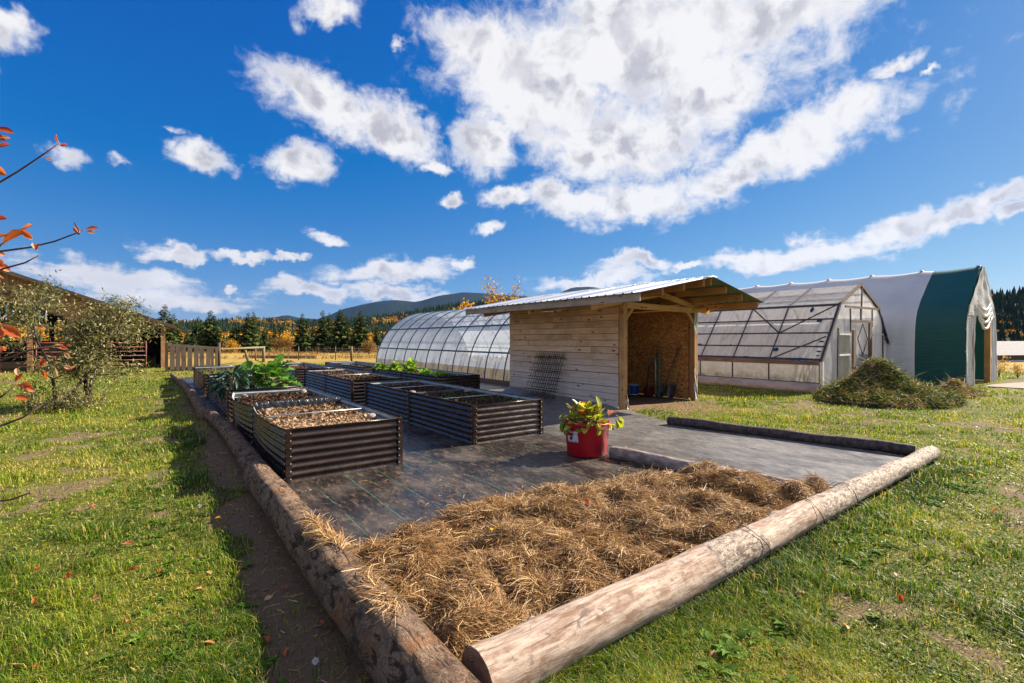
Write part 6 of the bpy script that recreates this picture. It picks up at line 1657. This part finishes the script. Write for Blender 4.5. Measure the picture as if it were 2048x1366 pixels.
# straw spilling over the left log
n = 6500; y = r_.uniform(1.95, 3.75, n); a = r_.uniform(.0, 1.5, n) ** 1; cl = fbm(y * 1.7, a * 1.3, 83) - a * .17 + .25 * np.exp(-((y - 3.3) / .2) ** 2); k = cl + r_.uniform(-.12, .12, n) > .72; y, a = y[k], a[k]
cx = .90 - (y - 2) * .010; a = 1.5 - a; rl_ = .158 - (y - 2) * .005; x = cx + rl_ * np.cos(a); z = .147 + rl_ * np.sin(a)
strands('straw_mulch', x, y, z + .006, 84, (.05, .16), .0042, m_straw, lambda r_, n: np.clip(r_.normal(.62, .22, n), 0, 1), .25)
# loose straw on the mat and beside the logs
n = 4500; x = r_.uniform(1.05, 7.6, n); y = 1.95 + 4.3 * r_.beta(1.2, 1.8, n); k = (fbm(x * 1.3, y * 1.3, 85) + r_.uniform(-.12, .12, n) > .52) & (straw_in(x, y) < 0) & (x < mat_right(y) - .2) & ((x < 5.2) | (r_.uniform(0, 1, n) < .12)); x, y = x[k], y[k]
strands('straw_litter', x, y, np.full(len(x), .034), 86, (.03, .12), .0045, m_straw, lambda r_, n: np.clip(r_.normal(.34, .2, n), 0, 1), .05)
n = 450; x = r_.uniform(.2, .78, n); y = r_.uniform(1.2, 9, n); strands('straw_litter', x, y, np.full(n, .012), 87, (.03, .13), .0045, m_straw, lambda r_, n: np.clip(r_.normal(.5, .25, n), 0, 1), .06)
# dirt and bark crumbs on the mat
n = 9000; x = r_.uniform(1.1, 8, n); y = r_.uniform(2, 7.2, n); k = (fbm(x * 1.1, y * 1.1, 88) + r_.uniform(-.1, .1, n) > .55) & (x < mat_right(y) - .1); x, y = x[k], y[k]; n = len(x)
a = r_.uniform(0, 6.28, n)
V, F = leaf_quads(np.stack([x, y, np.full(n, .03)], -1), np.stack([np.cos(a), np.sin(a), r_.normal(0, .1, n)], -1), np.stack([r_.normal(0, .2, n), r_.normal(0, .2, n), np.ones(n)], -1), r_.uniform(.008, .03, n), r_.uniform(.005, .014, n))
tag(fast_mesh('soil_crumb', V, F, m_chip, np.repeat(np.clip(r_.normal(.28, .18, n), 0, 1), 4)), kind='stuff')

# ------------------------------------------------------------------ lawn blades
def lawn_ok(x, y, r_):
    inside_mat = (x > .86 - .25 * smooth01((y - 9) / 14)) & (y > 1.80) & (y < 24.3) & (x < mat_right(y) + .02)
    edge = .50 + (fbm(y * 1.4, y * 0, 91) - .5) * .55
    strip = (x > edge) & (x < 1.3) & (y < 17) & (y > -2)
    strip &= r_.uniform(0, 1, len(x)) > np.where(y > 10, .35, .05)
    log2 = (np.abs(y - 1.80) < .085) & (x > 1.1) & (x < 8.3)
    log3 = (np.abs((x - 7.72) - (5.52 - y) * .183) < .10) & (y > 2) & (y < 5.55)
    shed_ = (x > 8.4) & (x < 11.6) & (y > 7.3) & (y < 11.8)
    worn = ((x - 9.9) / 1.5) ** 2 + ((y - 7.2) / 1.0) ** 2 < .55 + .5 * fbm(x * 2, y * 2, 92)
    worn &= r_.uniform(0, 1, len(x)) > .25
    gh_ = (x > 15.7) & (x < 22) & (y > 5.95); hp = (x > 9.5) & (x < 15.8) & (y > 12.2); tn = (x > 21.3) & (x < 26.3) & (y > 3.85)
    b = (bare_mask(x, y) * (1 - nearlog_(x, y)) > r_.uniform(.15, 1.1, len(x)))
    tw_ = (x > 22.5) & (np.abs(y - 3.1) < .6)
    return ~(inside_mat | strip | log2 | log3 | shed_ | worn | gh_ | hp | tn | b | tw_)
def blades(n, rmin, rmax, power, th0, th1, seed, hsc, wsc, far=False):
    r_ = np.random.default_rng(seed)
    u_ = r_.uniform(0, 1, n)
    rr_ = rmin * (rmax / rmin) ** u_ if power == 0 else np.sqrt(rmin ** 2 + (rmax ** 2 - rmin ** 2) * u_)
    th_ = r_.uniform(th0, th1, n)     # angle right of the view heading
    x = rr_ * np.sin(HEAD + th_); y = rr_ * np.cos(HEAD + th_)
    clump = r_.normal(0, 1, (n, 2)) * .0
    k = lawn_ok(x, y, r_); x, y, rr_ = x[k], y[k], rr_[k]; n = len(x)
    tall = smooth01((fbm(x * 2.3, y * 2.3, 95) - .45) / .25)
    nearlog = np.exp(-((y - 1.62) / .22) ** 2) * (x > 1.3) * (x < 8.5) + np.exp(-((x - .38) / .25) ** 2) * (y > 1) * (y < 10) * .5 + np.exp(-(((x + 1.7) / .6) ** 2 + ((y - 15.3) / .8) ** 2)) * 1.5 + .8 * np.exp(-(((x - 8.7) / .5) ** 2 + ((y - 6.75) / .25) ** 2))
    h = hsc * (.45 + .85 * tall + .8 * nearlog) * r_.uniform(.5, 1.35, n) * (1 + rr_ / 45)
    wd = wsc * r_.uniform(.7, 1.3, n) * np.maximum(1, rr_ / 3.0) ** .9
    az = r_.uniform(0, 6.283, n); lean = r_.uniform(.15, 1.15, n)
    dry = fbm(x * .8 + 3, y * .8, 96) * .6 + fbm(x * 4, y * 4, 97) * .4
    sun_dry = np.where(x < 1, .04, 0)
    T = np.clip(.32 + (dry - .5) * 1.5 + r_.normal(0, .20, n) - .28 * np.minimum(nearlog, 1) + .10 * smooth01((rr_ - 3) / 6) + sun_dry, 0, 1)
    T = np.where(r_.uniform(0, 1, n) < .10, r_.uniform(.8, 1, n), T)
    b0 = np.stack([x, y, ground_z(x, y) - .004], -1)
    dxy = np.stack([np.cos(az), np.sin(az)], -1); sx_ = np.stack([-np.sin(az), np.cos(az), np.zeros(n)], -1) * (wd * .5)[:, None]
    m = b0.copy(); m[:, :2] += dxy * (h * lean * .30)[:, None]; m[:, 2] += h * .62
    e = b0.copy(); e[:, :2] += dxy * (h * lean * 1.0)[:, None]; e[:, 2] += h * (1.05 - .28 * lean)
    V = np.stack([b0 - sx_, b0 + sx_, m + sx_ * .8, m - sx_ * .8, e], 1).reshape(-1, 3); b = np.arange(n) * 5
    F = np.concatenate([np.stack([b, b + 1, b + 2], -1), np.stack([b, b + 2, b + 3], -1), np.stack([b + 3, b + 2, b + 4], -1)])
    return tag(fast_mesh('grass', V, F, m_grass, np.repeat(T, 5)), kind='stuff')
blades(230000, .9, 3.2, 1, -1.05, 1.05, 101, .055, .0034)
blades(380000, 3.2, 34, 0, -1.0, 1.0, 102, .056, .0038)

# thatch: dead bits lying between the blades
r_ = np.random.default_rng(104); n = 60000
rr_ = 1.0 * 14 ** r_.uniform(0, 1, n); th_ = r_.uniform(-1.02, 1.02, n); x = rr_ * np.sin(HEAD + th_); y = rr_ * np.cos(HEAD + th_)
k = ~((x > .30) & (x < 1.2) & (y < 14) & (r_.uniform(0, 1, n) < .8)) & ~((x > .95) & (y > 1.75) & (x < mat_right(y))) & ~((x > 8.4) & (y > 7.2)) & (x < 15.6); x, y, rr_ = x[k], y[k], rr_[k]; n = len(x); a = r_.uniform(0, 6.283, n); sz = np.maximum(1, rr_ / 3)
V, F = leaf_quads(np.stack([x, y, ground_z(x, y) + .006 + r_.uniform(0, .012, n)], -1), np.stack([np.cos(a), np.sin(a), r_.normal(.05, .25, n)], -1), np.stack([r_.normal(0, .4, n), r_.normal(0, .4, n), np.ones(n)], -1), r_.uniform(.015, .05, n) * sz ** .4, r_.uniform(.003, .007, n) * sz ** .6)
tag(fast_mesh('thatch', V, F, m_grass, np.repeat(np.clip(r_.normal(.74, .2, n), 0, .95), 4)), kind='stuff')

# broad leaved weeds along the log edges
r_ = np.random.default_rng(110)
C = []; 
for _ in range(150):
    x = r_.uniform(1.5, 8.2); C.append((x, 1.56 - abs(r_.normal(0, .20)), 1.0))
for _ in range(22): C.append((r_.normal(2.2, .5), r_.normal(1.35, .14), 1.25))
for _ in range(80):
    y = r_.uniform(1.4, 9); C.append((.30 - abs(r_.normal(0, .25)), y, .85))
for _ in range(40): C.append((r_.normal(.25, .3), r_.normal(2.6, .9), .9))
for _ in range(90): C.append((r_.uniform(-3, 1), r_.uniform(1.5, 7), .55))
for _ in range(70): C.append((r_.uniform(1.5, 7), r_.uniform(-.5, 1.3), .55))
for _ in range(30): C.append((r_.normal(8.75, .3), r_.normal(6.85, .15), .7))
Vs = []; Fs = []; Ts = []; b = 0
for (x, y, s) in C:
    if (x > .5 and x < 1.25 and y > 1.7) or (abs(y - 1.81) < .16 and x > 1.1): continue
    n = int(r_.integers(6, 12)); az = r_.uniform(0, 6.283, n); el = r_.uniform(.15, 1.0, n); L = s * r_.uniform(.04, .095, n); wd = L * r_.uniform(.28, .42, n)
    for i in range(n):
        dx, dy = math.cos(az[i]), math.sin(az[i]); nx_, ny_ = -dy, dx; k = 5
        z0 = float(ground_z(x, y))
        for j in range(k + 1):
            f = j / k; r = L[i] * f * math.cos(el[i] * (1 - .5 * f)); z = z0 + L[i] * f * math.sin(el[i] * (1 - .6 * f))
            w_ = wd[i] * .5 * (math.sin(math.pi * min(1, f * .92 + .06)) ** .8) * (1.25 if j % 2 else .7)
            Vs += [(x + dx * r + nx_ * w_, y + dy * r + ny_ * w_, z + .004), (x + dx * r, y + dy * r, z), (x + dx * r - nx_ * w_, y + dy * r - ny_ * w_, z + .004)]
        t_ = float(np.clip(r_.normal(.5, .25), 0, 1)); Ts += [t_] * (3 * (k + 1))
        for j in range(k):
            o_ = b + j * 3; Fs += [(o_, o_ + 3, o_ + 4, o_ + 1), (o_ + 1, o_ + 4, o_ + 5, o_ + 2)]
        b += 3 * (k + 1)
tag(fast_mesh('weeds', np.array(Vs), np.array(Fs), m_weed, np.array(Ts), smooth=True), kind='stuff')

# fallen leaves on the lawn
fl = [leaf_mesh('fallen_leaf', m_, OVAL, .058, .034, c, .12, .5, .1, s, 6, 4) for m_, c, s in ((m_redleaf, 1.2, 51), (m_paleleaf, .8, 52), (m_redleaf, -.9, 53))]
m_yel = leafmat('yellow_fallen_leaf', (.60, .36, .02), (.66, .45, .05), .3, .5, 30)
fy = leaf_mesh('fallen_leaf', m_yel, WIDE, .05, .045, .4, .15, .5, .1, 54, 6, 4)
LP = [(355, 1063, 0), (165, 908, 0), (190, 1020, 0), (75, 1150, 0), (45, 1125, 1), (135, 1168, 0), (275, 1142, 0), (200, 1205, 1), (70, 1205, 0), (250, 1255, 0), (410, 1155, 1), (390, 1190, 1), (530, 1288, 0), (575, 1185, 0), (545, 1205, 1), (50, 1305, 0), (65, 1350, 0), (405, 1300, 1), (575, 1310, 0), (355, 1360, 1), (15, 1340, 1), (320, 1150, 0), (570, 1150, 1), (640, 1255, 0), (265, 1095, 0), (1440, 1140, 0), (1590, 1198, 1), (1555, 1195, 1), (1610, 1230, 1), (1660, 1140, 0), (1795, 1165, 1), (1998, 1028, 0), (1935, 955, 1), (1430, 1315, 1), (1540, 1155, 1), (1360, 1172, 1), (1800, 1200, 0), (1690, 1262, 1)]
rr = random.Random(12)
ORD = ['first', 'second', 'third', 'fourth', 'fifth', 'sixth', 'seventh', 'eighth', 'ninth', 'tenth']
placed = []
for px, py, k in LP:
    p = gp(px, py); p.z = float(ground_z(p.x, p.y)) + .035
    if .8 < p.x < 1.1 and p.y > 1: p.z = .25
    o = inst(fl[k if rr.random() < .6 else (2 if k == 0 else 1)], 'fallen_leaf', None, p, Euler((rr.uniform(-.5, .5), rr.uniform(-.6, .6), rr.uniform(0, 6.28))), rr.uniform(.7, 1.2))
    red = o.data in (fl[0], fl[2])
    band = ('upper' if py < 1100 else 'middle' if py < 1200 else 'bottom') + ' part of the ' + ('left' if px < 1000 else 'right') + ' lawn'
    placed.append((band, red, px, o))
for band in sorted(set(q[0] for q in placed)):
    for red in (True, False):
        row = sorted((q for q in placed if q[0] == band and q[1] == red), key=lambda q: q[2])
        for i, q in enumerate(row):
            col_n = 'red' if red else 'pale tan'
            lab = ('only ' + col_n + ' curled leaf' if len(row) == 1 else ORD[i] + ' ' + col_n + ' curled leaf from the left') + ' in the ' + band
            tag(q[3], lab, 'leaf', 'curled leaves fallen on the lawn')
for px, py, z, lab in ((258, 928, .04, 'yellow leaf lying on the sunlit lawn left of the beds'), (988, 1057, .27, 'yellow leaf lying on the straw'), (443, 1037, .03, 'yellow leaf at the edge of the dirt strip')):
    p = gp(px, py, z); tag(inst(fy, 'fallen_leaf', None, p, Euler((.3, .3, rr.uniform(0, 6))), 1.1), lab, 'leaf')
for px, py, z, lab in ((915, 1052, .27, 'orange leaf on the straw left of the yellow one'), (1168, 1000, .27, 'orange leaf on the far part of the straw')):
    p = gp(px, py, z); tag(inst(fl[0], 'fallen_leaf', None, p, Euler((.3, .3, rr.uniform(0, 6))), 1.0), lab, 'leaf')
# dandelion clocks
for px, py, lab in ((398, 1024, 'white dandelion clock by the dirt strip'), (630, 1358, 'white dandelion clock at the bottom edge near the log'), (1268, 990 + 0, 'x')):
    if lab == 'x': continue
    p = gp(px, py + 12); p.z = float(ground_z(p.x, p.y)); th = thing('dandelion', lab, 'dandelion', p, 'dandelions gone to seed')
    mb = MB(); mb.tube([p, p + Vector((.004, 0, .05)), p + Vector((0, .004, .10))], .0022, 5); mb.build('stem', m_weed, th)
    r_ = np.random.default_rng(px); n = 160; c = np.array([p.x, p.y + .004, p.z + .105]); dd = rand_unit(n)
    V, F = leaf_quads(c + dd * .004, dd, r_.normal(size=(n, 3)), np.full(n, .014), np.full(n, .0022)); fast_mesh('seed_head', V, F, m_whitepaint, None, th)

# ------------------------------------------------------------------ air: the far slopes fade to blue
m_haze, t, out = newmat('thin_blue_air')
pv_ = t.new('ShaderNodeVolumePrincipled')
pv_.inputs['Color'].default_value = (.20, .42, .95, 1); pv_.inputs['Density'].default_value = 0.00003; pv_.inputs['Anisotropy'].default_value = 0.2
t.l.new(pv_.outputs[0], out.inputs['Volume'])
tag(MB().box((0, 500, 300), (13000, 13000, 620)).build('haze', m_haze), kind='stuff')
